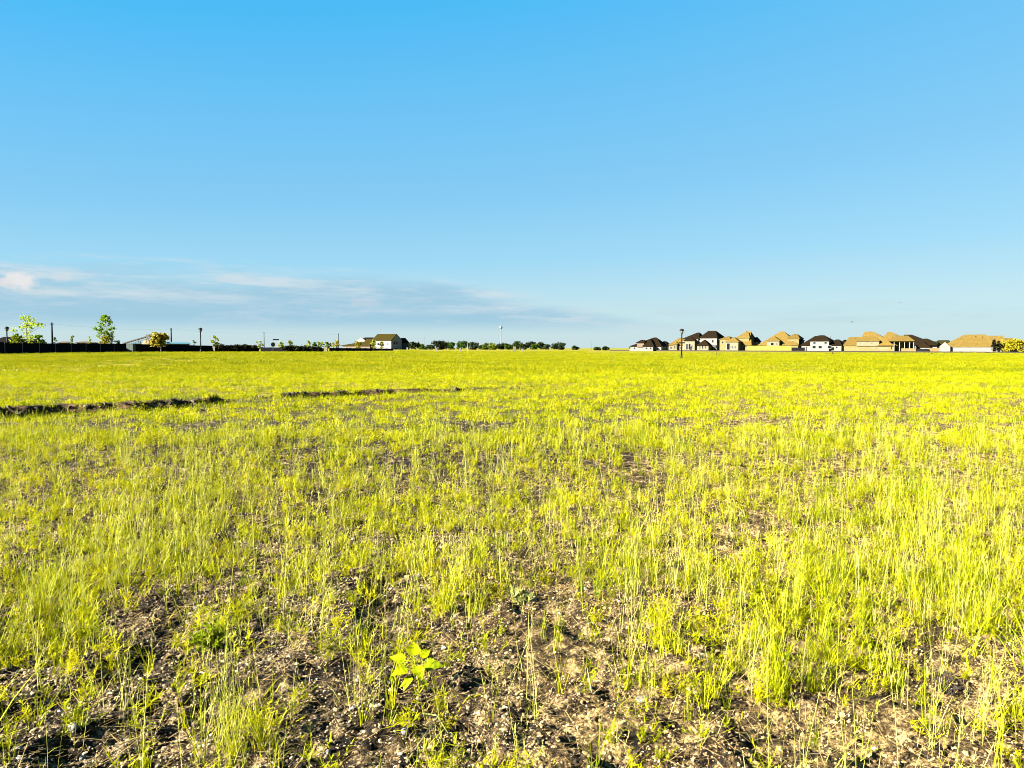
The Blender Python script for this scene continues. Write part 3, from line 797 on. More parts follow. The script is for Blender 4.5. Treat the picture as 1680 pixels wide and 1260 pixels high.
tree_px('sapling', 'faint pale sapling a little left of the street lamp beside the blue roofed shed', 'sapling', 319, 170, 559, 9, .3, M['l_lime'], M['bark'], n=160, size=.13, shape='round', seed=21)
tree_px('sapling', 'yellow green sapling just right of the street lamp beside the blue roofed shed', 'sapling', 353, 136, 552, 14, .42, M['l_lime'], M['palebark'], n=420, size=.13, shape='oval', seed=22, trunk_r=.04)
for i, (px, yt, wp, shp, lm, lab) in enumerate([
    (425, 560, 15, 'round', 'l_lime', 'round lime green sapling left of the stop sign, beside a thin wooden pole'),
    (462, 560, 12, 'cone', 'l_lime', 'pointed lime green sapling just right of the stop sign'),
    (476, 559, 13, 'oval', 'l_lime', 'second sapling right of the stop sign, taller and fuller'),
    (506, 558, 10, 'cone', 'l_lime', 'narrow lime sapling halfway between the stop sign and the cream cabinet'),
    (517, 562, 9, 'round', 'l_green', 'small green sapling touching a narrow lime one, left of the cream cabinet'),
    (526, 560, 13, 'round', 'l_lime', 'wide yellow green sapling just left of the cream cabinet'),
    (538, 561, 12, 'round', 'l_lime', 'lime sapling standing right behind the cream cabinet'),
    (552, 558, 17, 'cone', 'l_yel', 'golden sapling at the foot of the thin wooden pole, right of the cream cabinet'),
    (588, 561, 12, 'round', 'l_yel', 'golden sapling before the low wing of the white gabled house'),
    (614, 559, 11, 'oval', 'l_lime', 'lime sapling before the left corner of the white gabled house'),
    (627, 561, 11, 'oval', 'l_yel', 'golden sapling before the middle of the white gabled house')]):
    D = 150 if px < 535 else 205
    tree_px('sapling', lab, 'sapling', px, D, yt, wp, .32, M[lm], M['bark'], n=330, size=.13*D/150, shape=shp, seed=40+i, group='saplings along the dark hedge', trunk_r=.04)
# dark clipped hedge plants
hp = [(361,566.5,16),(374,567.5,15),(388,567,17),(402,566.5,15),(414,567.5,14),(470,569,16),(484,568.5,15),(497,569,16),(512,570,14),(523,571,12)]
for i, (px, yt, wp) in enumerate(hp):
    D = 141+.1*(px-360)/2
    nth = ['first', 'second', 'third', 'fourth', 'fifth'][i % 5]
    lab = ('%s black green hedge plant to the right of the lamp beside the blue roofed shed' if i < 5 else '%s black green hedge plant to the right of the stop sign') % nth
    tree_px('hedge_plant', lab, 'shrub', px, D, yt, wp*1.45, .0, M['l_black'], M['bark'], n=1500, size=.17, shape='round', seed=60+i, group='dark hedge plants')
# far tree line
far = [(658,562,15,'d'),(667,563,10,'d'),(681,561.5,14,'d'),(691,565,8,'g'),(704,566,14,'d'),(720,559.5,17,'d'),(731,561,14,'d'),(741,562,11,'g'),(755,560.5,11,'g'),(764,560.5,14,'d'),
    (778,562.5,14,'d'),(791,566,9,'d'),(798,563,10,'l'),(809,564,11,'l'),(822,563.5,14,'d'),(832,564,9,'l'),(839,566,9,'d'),(848,560.5,14,'d'),(858,565,12,'d'),(870,561,13,'d'),(879,565,9,'g'),
    (888,562.5,15,'d'),(898,566,8,'d'),(916,563,21,'d'),(943,568,8,'d'),(980,570.5,8,'d'),(994,569,9,'d')]
ordn = 'first second third fourth fifth sixth seventh eighth ninth tenth eleventh twelfth thirteenth fourteenth fifteenth sixteenth seventeenth eighteenth nineteenth twentieth twenty-first twenty-second twenty-third twenty-fourth twenty-fifth twenty-sixth twenty-seventh'.split()
for i, (px, yt, wp, kd) in enumerate(far):
    lm, lk = {'d': ('l_dark', 'dark round'), 'g': ('l_green', 'mid green'), 'l': ('l_mid', 'pale lime')}[kd]
    if i == 23: lab = 'broad dark tree standing apart at the right end of the far tree line'
    elif i == 0: lab = 'dark round tree touching the right side of the white gabled house'
    elif i == 5: lab = 'tallest dark tree of the far tree line, right of the white gabled house'
    else: lab = '%s tree, %s of the far tree line counted from the white gabled house' % (lk, ordn[i])
    tree_px('far_tree', lab, 'tree', px, 470+(i*37 % 60), yt+.3, wp*1.22, .06, M[lm], M['bark'], n=1300, size=.42, shape='round', lumps=7, seed=90+i, group='trees of the far tree line')
tree_px('yellow_tree', 'wide golden tree at the right edge beyond the tan roofed long house', 'tree', 1664, 262, 558, 40, .16, M['l_yel'], M['bark'], n=1500, size=.34, shape='round', lumps=9, seed=130)
tree_px('shrub', 'low golden bush between the long house and the golden tree at the right edge', 'shrub', 1652, 258, 566, 14, .1, M['l_yel'], M['bark'], n=400, size=.28, shape='round', seed=131)

# ------------------------------------------------------------------ fences
def panel_run(px0, D0, ztop0, px1, D1, ztop1, n):
    A = Vector(at(px0, D0)); B = Vector(at(px1, D1))
    return [(A.lerp(B, i/n), ztop0+(ztop1-ztop0)*i/n) for i in range(n+1)]
def black_fence(name, label, run, mat, post=True, thick=.05, sag=.04, postmat=None):
    A = run[0][0]; t = thing(name, label, 'fence', tuple(A)); mb = MB()
    for (p, zt), (q, zu) in zip(run[:-1], run[1:]):
        p = p-A; q = q-A; zt_ = zt-A.z; zu_ = zu-A.z
        d = (q-p); d.z = 0; d.normalize(); nrm = Vector((-d.y, d.x, 0))*thick*.5
        m = 6
        for k in range(m):
            a = p.lerp(q, k/m); b = p.lerp(q, (k+1)/m)
            za = zt_+(zu_-zt_)*k/m - sag*math.sin(math.pi*k/m); zb = zt_+(zu_-zt_)*(k+1)/m - sag*math.sin(math.pi*(k+1)/m)
            P = [a-nrm, b-nrm, b+nrm, a+nrm]
            mb.poly([(v.x, v.y, v.z-.2) for v in P]+[(P[0].x, P[0].y, za), (P[1].x, P[1].y, zb), (P[2].x, P[2].y, zb), (P[3].x, P[3].y, za)],
                    [(3,2,1,0),(4,5,6,7),(0,1,5,4),(1,2,6,5),(2,3,7,6),(3,0,4,7)])
    mb.build('panel', mat, t)
    if post:
        for p, zt in run:
            p = p-A
            d = (run[1][0]-run[0][0]); d.z = 0; d.normalize(); off = Vector((d.y, -d.x, 0))*.08
            MB().tube([(p.x+off.x, p.y+off.y, p.z-.2), (p.x+off.x, p.y+off.y, zt-A.z+.06)], .05, 8).build('post', postmat or M['galv'], t)
    return t
run = panel_run(-22, 103.5, 2.28, 209, 125, 2.30, 9)
black_fence('screen_fence', 'tall black screened fence on pale steel posts at the far left', run, M['black'])
black_fence('screen_fence', 'long plain black fence behind the golden tree and the lamp, without pale posts', panel_run(221.5, 127, 2.22, 349, 140, 1.98, 5), M['black'], post=False, thick=.12, sag=-.03)
black_fence('screen_fence', 'short flat topped black fence under the stop sign', panel_run(428, 142, 1.72, 464, 142, 1.68, 2), M['black'], post=False, thick=.12)
black_fence('screen_fence', 'low black fence with thin pale posts before the white gabled house', panel_run(540, 185, 1.62, 645, 235, 1.45, 8), M['black'], post=True, thick=.06)
black_fence('silt_fence', 'very low dark brown fabric fence along the bottom of the brick houses', panel_run(1000, 400, .62, 1720, 212, .48, 60), M['silt'], post=False, thick=.03, sag=.03)
def board_fence(name, label, px0, D0, px1, D1, z0, z1, mat):
    A = Vector(at(px0, D0)); B = Vector(at(px1, D1)); A.z = B.z = z0
    L = (B-A).length; t = thing(name, label, 'fence', tuple(A), math.atan2(B.y-A.y, B.x-A.x))
    mb = MB(); n = int(L/.14)
    for i in range(n):
        zz = z1-z0+rnd.uniform(-.02, .02)
        mb.box(i*L/n, (i+.95)*L/n, 0, .02, -.3, zz)
    mb.build('board_panel', mat, t)
    MB().box(0, L, .025, .07, .25, .34).box(0, L, .025, .07, z1-z0-.35, z1-z0-.26).build('rail', mat, t)
    for k in range(int(L/2.4)+1):
        MB().box(k*2.4, k*2.4+.1, .075, .17, -.3, z1-z0-.05).build('post', mat, t)
    return t
def rz_(py, D): return zrow(py, D)
board_fence('board_fence', 'long bright yellow new board fence before the tan roofed houses', 1226, 338, 1298, 325, .0, rz_(567.2, 332), M['yfence'])
board_fence('board_fence', 'short orange board fence left of the white gable with charcoal trim', 1478, 300, 1502, 296, .0, rz_(571.5, 300), M['ofence'])
board_fence('board_fence', 'short orange board fence touching the left end of the long tan roofed house', 1525, 285, 1541, 283, .0, rz_(570.8, 285), M['ofence'])
black_fence('screen_fence', 'black fence at the left foot of the white two storey house', [(Vector((*at(1298, 322)[:2], 0)), rz_(570, 322)), (Vector((*at(1320, 320)[:2], 0)), rz_(570, 320))], M['black'], post=False, thick=.1)
black_fence('screen_fence', 'black fence under the white gable between two orange board fences', [(Vector((*at(1503, 296)[:2], 0)), rz_(572, 296)), (Vector((*at(1523, 291)[:2], 0)), rz_(572, 291))], M['black'], post=False, thick=.1)

# ------------------------------------------------------------------ houses
class House:
    """measured in photograph pixels at the house's own depth: x along the front, z up from its base, y back in metres"""
    def __init__(s, name, label, px, D, base, delta, cat='house'):
        s.s = D/F; X = (px-840)/F*D; beta = math.atan2(X, D)
        s.c = 1/math.cos(R(delta)); s.rz = -(beta+R(delta))
        s.t = thing(name, label, cat, (X, D, zrow(base, D)), s.rz)
    def X(s, x): return x*s.s*s.c
    def Z(s, z): return z*s.s
    def wall(s, x0, x1, y0, y1, z0, z1, mat, name='wall'):
        zb = s.Z(z0)-(1.2 if z0 == 0 else 0)
        return MB().box(s.X(x0), s.X(x1), y0, y1, zb, s.Z(z1)).build(name, mat, s.t)
    def roof(s, x0, x1, y0, y1, ze, zr, a, b, mat, axis='x', ov=.35, gable=None, trim=True):
        """ridge from a to b along the axis (px for x, metres for y)"""
        X0, X1 = s.X(x0)-ov, s.X(x1)+ov; Y0, Y1 = y0-ov, y1+ov; e = s.Z(ze); r = s.Z(zr); f = .22
        if axis == 'x':
            ym = (y0+y1)/2; P, Q = (s.X(a), ym, r), (s.X(b), ym, r)
        else:
            xm = s.X((x0+x1)/2); P, Q = (xm, a, r), (xm, b, r)
        v = [(X0,Y0,e),(X1,Y0,e),(X1,Y1,e),(X0,Y1,e),(X0,Y0,e-f),(X1,Y0,e-f),(X1,Y1,e-f),(X0,Y1,e-f),P,Q]
        side = [(4,5,1,0),(5,6,2,1),(6,7,3,2),(7,4,0,3),(7,6,5,4)]
        top = [(0,1,9,8),(2,3,8,9),(1,2,9),(3,0,8)] if axis == 'x' else [(0,1,8),(1,2,9,8),(2,3,9),(3,0,8,9)]
        o = MB().poly(v, side+top).build('roof', mat, s.t)
        return o
    def gable(s, x0, x1, y0, z0, z1, mat, t=.3):
        """triangular wall in the front plane"""
        X0, X1 = s.X(x0), s.X(x1); xm = (X0+X1)/2
        v = [(X0,y0,s.Z(z0)),(X1,y0,s.Z(z0)),(xm,y0,s.Z(z1)),(X0,y0+t,s.Z(z0)),(X1,y0+t,s.Z(z0)),(xm,y0+t,s.Z(z1))]
        return MB().poly(v, [(0,1,2),(5,4,3),(0,2,5,3),(1,4,5,2),(0,3,4,1)]).build('gable', mat, s.t)
    def win(s, x, z, w_, h, y0=0, name='window', mat=None, trim=None):
        X0, X1, Z0, Z1 = s.X(x), s.X(x+w_), s.Z(z), s.Z(z+h); f = min(.12, (X1-X0)*.15)
        fr = MB().box(X0, X1, y0-.05, y0-.003, Z0, Z0+f).box(X0, X1, y0-.05, y0-.003, Z1-f, Z1).box(X0, X0+f, y0-.05, y0-.003, Z0+f, Z1-f).box(X1-f, X1, y0-.05, y0-.003, Z0+f, Z1-f).build(name, trim or M['trim'], s.t)
        MB().box(X0+f, X1-f, y0-.03, y0-.004, Z0+f, Z1-f).build('pane', mat or M['glass'], fr)
        return fr
    def swin(s, x, y, z, w_, h, mat=None):
        """a window on the right hand side wall"""
        X = s.X(x); Z0, Z1 = s.Z(z), s.Z(z+h); f = .1
        fr = MB().box(X+.003, X+.05, y, y+w_, Z0, Z0+f).box(X+.003, X+.05, y, y+w_, Z1-f, Z1).box(X+.003, X+.05, y, y+f, Z0+f, Z1-f).box(X+.003, X+.05, y+w_-f, y+w_, Z0+f, Z1-f).build('window', M['trim'], s.t)
        MB().box(X+.004, X+.03, y+f, y+w_-f, Z0+f, Z1-f).build('pane', M['glass'], fr)
    def door(s, x, w_, h, y0=0):
        X0, X1 = s.X(x), s.X(x+w_)
        d = MB().box(X0, X1, y0-.05, y0-.003, 0, s.Z(h)).build('door', M['lampblack'], s.t)
        MB().box(X1-.2, X1-.14, y0-.1, y0-.053, .95, 1.1).build('handle', M['galv'], d)
    def chimney(s, x, y, z0, z1, mat, w_=.9):
        MB().box(s.X(x), s.X(x)+w_, y, y+w_, s.Z(z0), s.Z(z1)).build('chimney', mat, s.t)
    def vents(s, pts):
        for x, y, z in pts:
            MB().tube([(s.X(x), y, s.Z(z)-.4), (s.X(x), y, s.Z(z)+.45)], .09, 6).build('vent_pipe', M['steel'], s.t)

rb, rt = M['rbrown'], M['rtan']
h = House('brick_house', 'low house with brown hipped roofs and pale dormer, leftmost of the brick houses', 1034, 372, 575, 17)
h.wall(0, 49, 0, 13, 0, 7.4, M['whiteb']); h.roof(0, 49, 0, 13, 7.2, 21.5, 32, 36, rb)
h.wall(11, 22, -.4, 5, 5.5, 13, M['pink'], 'dormer'); h.roof(10.5, 22.5, -.4, 5.5, 13, 17.5, 15, 20, rb)
h.wall(23, 38, -2.2, 0, 0, 7.2, M['whiteb']); h.roof(22, 39, -2.2, 6, 7.1, 18.5, 1.6, 6, rb, 'y')
h.wall(-2, 4, .5, 6, 0, 4.5, M['cream']); h.roof(-2, 4, .5, 6, 4.5, 9, 1.5, 2.5, rb)
h.wall(41, 49.4, 9, 14, 0, 12, M['darkclad_shade']); h.roof(41, 49.4, 9, 14, 12, 15.5, 43, 47, rb)  # dark volume puts the side wall's shade into its colour
for x in (5, 26, 33): h.win(x, 2.2, 3, 3.2, -2.2 if x > 23 else 0)
for y in (2, 6.5, 10.5): h.swin(49.4 if y > 9 else 49, y, 2.5, 1.4, 4.5)
h.vents([(28, 8, 18), (41, 7.6, 17)])
h = House('brick_house', 'small tan roofed house behind the lamp, half hidden by the brown two storey house', 1096, 396, 575, 15)
h.wall(0, 34, 0, 12, 0, 9, M['cream']); h.roof(0, 34, 0, 12, 8.8, 21, 13, 22, rt)
h.wall(9, 15, -1.2, 0, 0, 11, M['yellowb']); h.roof(8.5, 15.5, -1.2, 3, 11, 14.5, 0, 3, rt, 'y')
h.win(10.5, 3, 1.6, 6, -1.2); h.win(13, 3, 1.2, 6, -1.2); h.win(3, 2.5, 3, 3.5); h.win(19, 2.5, 3, 3.5)
h = House('brick_house', 'big two storey house with steep dark brown roofs and white porch, behind the lamp', 1118, 366, 575, 20)
h.wall(2, 26, 0, 12, 0, 19.5, M['whiteb']); h.roof(2, 26, 0, 12, 19.3, 29.6, 18, 22, rb)
h.wall(27.5, 54, .6, 14, 0, 21, M['whiteb']); h.roof(27.5, 54, .6, 14, 20.8, 32.2, 34, 46, rb)
h.wall(7, 24, -3.2, 0, 0, 16.4, M['cream']); h.roof(7, 24, -3.2, 1, 16.2, 22, 0, 1, rb, 'y')
h.wall(28.5, 46, -4, .6, 0, 8.6, M['cream']); h.roof(28.5, 46, -4, .6, 8.4, 17.6, -1.4, -.2, rb, 'y')
h.wall(46, 54, -.2, .6, 0, 8.5, M['darkclad_shade']); h.wall(54, 57, 5, 13, 0, 13, M['darkclad_shade']); h.roof(50, 57, 5, 13, 13, 20, 7, 11, M['rblack'], 'y')  # far right volume and roof coloured dark for the shaded side wall
h.win(10.5, 1.2, 3.2, 10, -3.2, mat=M['glass']); h.win(14.2, 1.2, 3.8, 10.5, -3.2); h.win(19, 3, 1.8, 6.5, -3.2); h.win(3.2, 3.5, 2.2, 6)  # two tallest dark panes stand in for shade in the porch opening
for x in (32, 36, 40): h.win(x, 2.6, 2.2, 5, -4)
for x in (47, 50): h.win(x, .8, 2.2, 6.5, -.2, trim=M['trim'])
h.win(33, 11, 3, 5.5, .6); h.win(46.5, 12.5, 3, 5, .6)
for y in (1.5, 3.6): h.swin(54, y, 12, 1.3, 5)
h.swin(57, 7, 6, 1.2, 4); h.door(17.2, 2, 6.6, -3.25)
h.vents([(20, 7.5, 28), (38, 9, 31)])
h = House('brick_house', 'tan roofed house with tall dark porch opening, left end of the yellow fence', 1181, 356, 575, 20)
h.wall(-1, 15, .2, 9, 0, 18.5, M['yellowb']); h.roof(-1, 15, .2, 9, 18.4, 23.5, 6, 9, rt)
h.wall(0, 46.5, 1, 14, 0, 9.2, M['yellowb']); h.roof(0, 46.5, 1, 14, 9, 31.4, 35, 39, rt)
h.wall(11.5, 31, -2.6, 1, 0, 14.6, M['cream']); h.roof(11.5, 31, -2.6, 2, 14.4, 21.5, .4, 2, rt, 'y')
h.wall(24, 42, 2.5, 10, 9, 22, M['yellowb'], 'dormer'); h.roof(24, 42, 2.5, 10, 21, 30, 31, 37, rt)
h.wall(43, 47.2, 7, 14.4, 0, 15, M['pink']); h.roof(43, 47.4, 7, 14.4, 14.8, 22, 9, 12, rb, 'y')
h.win(13, 1, 5.5, 11, -2.6); h.win(20.5, 3, 2.5, 4.5, -2.6); h.win(25, 3, 2.5, 4.5, -2.6); h.win(34, 2.5, 4, 4.5, 1); h.win(2.5, 11, 3, 4.5, .2)  # first pane, tall and dark, stands in for the shaded porch opening
h.swin(47.2, 9, 5, 2.2, 6.5); h.swin(46.5, 3, 2.5, 1.3, 4.5); h.vents([(28, 7, 27), (42, 8, 24)]); h.chimney(30.5, 6, 22, 32.6, M['pink'], .8)
h = House('brick_house', 'steep tan roofed house standing behind the middle of the yellow board fence', 1243, 344, 575, 13)
h.wall(0, 60, 1, 14, 0, 9.2, M['yellowb']); h.roof(0, 60, 1, 14, 9, 31.5, 29, 34, rt)
h.wall(14, 33, -.6, 5, 5, 16.4, M['cream'], 'dormer'); h.roof(14, 33, -.6, 6, 16.2, 23, 2.2, 6, rt, 'y')
h.wall(43, 60.2, 2.5, 13, 0, 20, M['yellowb']); h.roof(43, 60.2, 2.5, 13, 19.8, 26.8, 48, 55, rt)
h.wall(60.2, 62.5, 6, 12, 0, 16, M['darkclad_shade']); h.roof(59, 62.5, 6, 12, 16, 19, 8, 10, M['rblack'], 'y')  # dark side volume and roof colour in the shade of this side
h.win(20, 8, 5, 5.2, -.6); h.win(28.5, 9, 2, 3.2, -.6)
for x in (2.5, 6, 9.5, 38): h.win(x, 7.2, 1.6, 1.7, 1)
h.win(49, 11.5, 3, 4.5, 2.5); h.swin(60.2, 3.4, 11, 1.3, 5)
h.vents([(40, 8, 24), (52, 7, 26)])
h = House('brick_house', 'white two storey house with dark brown hipped roof and square windows', 1308, 332, 575.5, 15)
h.wall(5, 64, 1, 13, 0, 9.4, M['whiteb']); h.roof(4, 52, 1, 13, 9.2, 24.6, 20, 33, rb)
h.wall(19.5, 47, -.4, 9, 0, 16.6, M['whiteb']); h.roof(19.5, 47, -.4, 9, 16.4, 25.4, 28, 36, rb)
h.roof(45, 64, 1, 13, 9.2, 18.5, 51, 56, rb); h.wall(62, 66.5, 6, 14, 0, 11, M['darkclad_shade']); h.roof(58, 67, 6, 14, 11, 18, 8, 12, M['rblack'], 'y')  # right hand volume darkened in colour as the shaded side
for x in (22.5, 31.5, 45): h.win(x, 3.6, 5.6, 5, -.4)
for x in (23.5, 40): h.win(x, 11, 4.4, 3.6, -.4)
h.win(56, 3.8, 3, 3.6, 1); h.door(11.5, 1.8, 6.8, 1); h.swin(66.5, 7.5, 4, 1.4, 4); h.swin(66.5, 11, 5, 1.4, 3)
h.vents([(30, 7, 25), (44, 6, 22)])
h = House('brick_house', 'sprawling tan roofed house with long dormer and white porch posts at its right', 1384, 316, 576, 8)
h.wall(0, 73, 0, 14, 0, 10, M['yellowb']); h.roof(0, 26, 0, 14, 9.8, 23.5, 4, 22, rt); h.roof(20, 76, 0, 14, 9.8, 32.2, 27, 39, rt)
h.wall(19, 51.5, -.5, 5, 8.5, 17.2, M['cream'], 'dormer'); h.roof(19, 51.5, -.5, 6.5, 17, 24, 27, 42, rt)
h.roof(51, 72, -.4, 5, 9.8, 17.5, 1, 4, rt, 'y')
h.wall(58, 84, 4, 13, 0, 19.5, M['cream']); h.roof(54, 86, 4, 13, 19.3, 31.4, 60, 65, rt)
h.roof(66, 100, -1.5, 10, 16.6, 25, 72, 90, rt)
for x in (72.5, 80, 87, 94, 99.5): h.wall(x, x+.9, -1.2, -.9, 0, 16.6, M['trim'], 'porch_post')
h.wall(73, 99, 5, 9, 0, 16, M['cream']); h.win(75, .6, 4.5, 10, 5); h.win(82.5, .6, 8, 13, 5); h.win(93, 1, 4.5, 12, 5)  # dark glass stands in for the shade under this porch
h.win(68.2, 3, 1.8, 4.6); h.win(24, 12.2, 1.6, 1.6, -.5); h.win(40, 12.2, 1.6, 1.6, -.5)
h.win(42, 4.4, 5, 1.3); h.win(50, 4.4, 14, .9); h.vents([(36, 7, 28), (46, 5, 25), (12, 5, 21)])
h = House('brick_house', 'brown roofed house behind the porch posts, with plain white front gable', 1469, 322, 576.5, 12)
h.wall(0, 56, 3, 15, 0, 11, M['whiteb']); h.roof(-2, 50, 3, 15, 10.8, 27.8, 5, 16, rb); h.roof(26, 56, 2, 12, 10.8, 21, 34, 40, rb); h.roof(38, 57, 4, 14, 9, 16.5, 44, 52, M['rgreen'])
h.wall(30, 48, 0, 3, 0, 6.8, M['whiteb']); h.gable(30, 48, 0, 6.8, 15.2, M['whiteb']); h.roof(30, 48, .32, 6, 6.9, 15.6, .0, 6, rb, 'y', ov=.5)
h.win(34, 2, 3, 3.2); h.win(41, 2, 3, 3.2); h.win(51, 2.5, 2.4, 4, 3)
h = House('brick_house', 'small olive roofed house tucked left of the long tan roofed house', 1529, 322, 576.5, 6)
h.wall(1, 24, 2, 11, 0, 10, M['whiteb']); h.roof(0, 24, 2, 11, 9.8, 18.6, 5, 21, M['rgreen'])
h.wall(3, 11, .6, 2, 0, 8, M['cream']); h.gable(3, 11, .6, 8, 12.5, M['cream']); h.win(5.5, 3, 2.5, 3.5, .6)
h = House('brick_house', 'long single storey house with broad tan hipped roof, rightmost of the brick houses', 1541, 276, 577.5, 3)
h.wall(0, 84, 0, 13, 0, 9.6, M['whiteb']); h.roof(4, 92, 0, 13, 9.4, 28.6, 33, 62, rt)
h.wall(0, 15, -1.2, 0, 0, 9.2, M['whiteb']); h.gable(0, 15, -1.2, 9.2, 16.4, M['whiteb']); h.roof(0, 15, -.9, 6, 9.3, 16.8, -.9, 6, rt, 'y', ov=.12)
h.roof(52, 95, 2, 13.5, 9.6, 26.6, 66, 86, rt); h.wall(84, 107, 1.5, 12, 0, 9.2, M['yellowb']); h.roof(80, 101, 1.5, 12, 9.2, 22.5, 84, 99, rt); h.roof(84, 108, 1.2, 10, 9.1, 17.8, 86, 107, rt)
h.win(41, 2.4, 3, 1.6); h.win(54.5, 2.4, 3, 1.2); h.win(30, 3, 3.5, 4, trim=M['whiteb'], mat=M['lens']); h.win(6, 3, 3.5, 4.2, -1.2, trim=M['whiteb'], mat=M['lens'])
h.win(100, 3, 3, 4, 1.5); h.door(78, 2, 6.8); h.vents([(48, 5, 25), (58, 4.5, 24), (72, 5, 22)])
# house on the left behind the saplings
h = House('farmhouse', 'white gabled house with olive roof and tall dark chimney, left of the far tree line', 611, 415, 575.6, 38)
h.wall(0, 30, 0, 10, 0, 17.5, M['white']); h.roof(0, 30, 0, 10, 17.2, 27.8, -.4, 30.4, M['rolive'], ov=.25)
v = MB(); X = h.X(30); zz = h.Z(17.2); zt = h.Z(27.2)
v.poly([(X-.2, 0, zz-.3), (X-.2, 10, zz-.3), (X-.2, 5, zt), (X+.26, 0, zz-.3), (X+.26, 10, zz-.3), (X+.26, 5, zt)], [(0,2,1), (3,4,5), (0,3,5,2), (1,2,5,4), (0,1,4,3)]).build('gable', M['white'], h.t)
h.wall(24, 30.6, 10.4, 16, 0, 14, M['darkclad_shade']); h.roof(24, 30.6, 10.4, 16, 13.8, 21.5, 11, 15, M['rblack'], 'y')
h.win(24, 9, 2, 4); h.win(8, 9, 3, 4.2); h.win(15, 9, 3, 4.2)
h.swin(30.2, 2.2, 10.5, 1.4, 4.6); h.swin(30.2, 4.4, 10.5, 1.4, 4.6); h.swin(30.2, 3.4, .5, 2, 4.5)
h.chimney(-3.2, 2.5, 0, 22.5, M['darkclad_shade'], 1.2)
h.wall(-44, 0, -2, 6, 0, 8.5, M['pink']); h.roof(-14, 0, -2.2, 6, 8.4, 19.5, -12.5, -.5, M['rolive'], ov=.2); h.roof(-50, -10, -2, 6, 8.4, 14, -26, -12, M['rolive'], ov=.3)
h.wall(-30, -12, 2, 9, 0, 17, M['whiteb']); h.gable(-31, -12, 1.9, 15, 22.5, M['whiteb']); h.roof(-32, -2, 2.2, 9, 15, 22.4, -22, -3, M['rblack'])
for x in (-40, -34, -8): h.win(x, 2, 3, 4, -2)
# low buildings beyond the black fence
h = House('low_house', 'low house with charcoal roof showing over the black fence at the far left edge', -14, 150, 577, 10)
h.wall(0, 40, 0, 9, 0, 16, M['darkclad_shade']); h.roof(0, 40, 0, 9, 16, 25, 12, 26, M['rblack']); h.win(8, 6, 6, 7)
h = House('low_house', 'low white walled house with flat dark roof behind the airy young tree', 19, 165, 577, 4)
h.wall(0, 48, 0, 9, 0, 16.6, M['trim']); h.roof(8, 42, 0, 9, 17, 21.5, 16, 36, rb); h.win(10, 8, 6, 6); h.win(30, 8, 6, 6)
h = House('low_house', 'little pale pink house peeping over the black fence right of the wooden pole', 98, 240, 576, 6)
h.wall(0, 13, 0, 7, 0, 14, M['pink']); h.roof(0, 13, 0, 7, 14, 16.5, 3, 10, M['pink']); h.win(5, 9, 4, 3.6)
h = House('low_house', 'low house with pinkish sloping roof left of the oval young tree', 127, 230, 576, 10)
h.wall(0, 24, 0, 8, 0, 14.2, M['rbrown']); h.roof(0, 24, 0, 8, 14.2, 17, 5, 9, M['pink']); h.win(4, 9, 4, 4)
h = House('metal_shed', 'long teal shed with pale blue metal roof behind the golden tree', 222, 260, 576, 3, 'shed')
h.wall(0, 82, 0, 12, 0, 12.4, M['teal']); h.roof(0, 82, 0, 12, 12.4, 15.6, 2, 80, M['rblue'], ov=.5); h.win(70, 7, 4, 4); h.door(64, 4, 10)

# ------------------------------------------------------------------ lamps, poles, signs, cabinets
def lamp(label, px, D, top, zb=None, first=[]):
    x, y, z = at(px, D); H_ = zrow(top, D)-z
    if first:
        return dup(first[0], (x, y, z), label, scale=(1, 1, H_/first[1]))
    t = thing('street_lamp', label, 'street lamp', (x, y, z), 0, 'black post top street lamps')
    MB().lathe([(.20, -.2), (.20, .12), (.15, .18), (.13, .55), (.10, .62)], 12).build('base', M['lampblack'], t, True)
    MB().lathe([(.10, .62), (.09, 2.2), (.08, H_-.86), (.10, H_-.84), (.10, H_-.78), (.06, H_-.74)], 12).build('pole', M['lampblack'], t, True)
    l = MB().lathe([(.10, H_-.74), (.20, H_-.62), (.24, H_-.38), (.25, H_-.30)], 12).build('lantern', M['lens'], t, True)
    for k in range(4):
        a = k*math.pi/2+.4; c, s_ = math.cos(a), math.sin(a)
        MB().tube([(.11*c, .11*s_, H_-.75), (.215*c, .215*s_, H_-.60), (.262*c, .262*s_, H_-.29)], .016, 5).build('bracket', M['lampblack'], l)
    cp = MB().lathe([(.34, H_-.30), (.35, H_-.27), (.24, H_-.10), (.08, H_-.035), (.05, H_-.03)], 14).build('cap', M['lampblack'], t, True)
    MB().lathe([(.03, H_-.03), (.045, H_-.015), (.02, H_)], 8).build('finial', M['lampblack'], cp, True)
    first += [t, H_]; return t
lamp('black street lamp standing alone in the field before the brown two storey house', 1118, 106, 539)
lamp('black street lamp in front of the plain black fence near the blue roofed shed', 330, 124, 537.5)
lamp('black street lamp behind the screened fence at the far left edge', 13, 113, 535.5)
# street name plates on the lamp in the field
lampo = [o for o in col.objects if o.name == 'street_lamp'][0]
zz = zrow(562.3, 106)-lampo.location.z
MB().box(-.42, .42, -.09, -.078, zz-.10, zz+.10).build('name_plate', M['signgreen'], lampo)
def pole(label, px, D, top, r=.14, mat='poledark', arm=True):
    x, y, z = at(px, D); h = zrow(top, D)-z
    t = thing('utility_pole', label, 'utility pole', (x, y, z), 0, 'wooden utility poles')
    MB().tube([(0, 0, -.5), (0, 0, h)], [r*1.2, r*.8], 10).build('pole', M[mat], t, True)
    if arm:
        a = MB().box(-.06, .06, -.9, .9, h-.62, h-.50).build('crossarm', M[mat], t)
        for yy in (-.8, 0.3, .8): MB().lathe([(.05, h-.50), (.06, h-.40), (.03, h-.32)], 8, (0, yy, 0)).build('insulator', M['galv'], a, True)
    return Vector((x, y, z+h-.35))
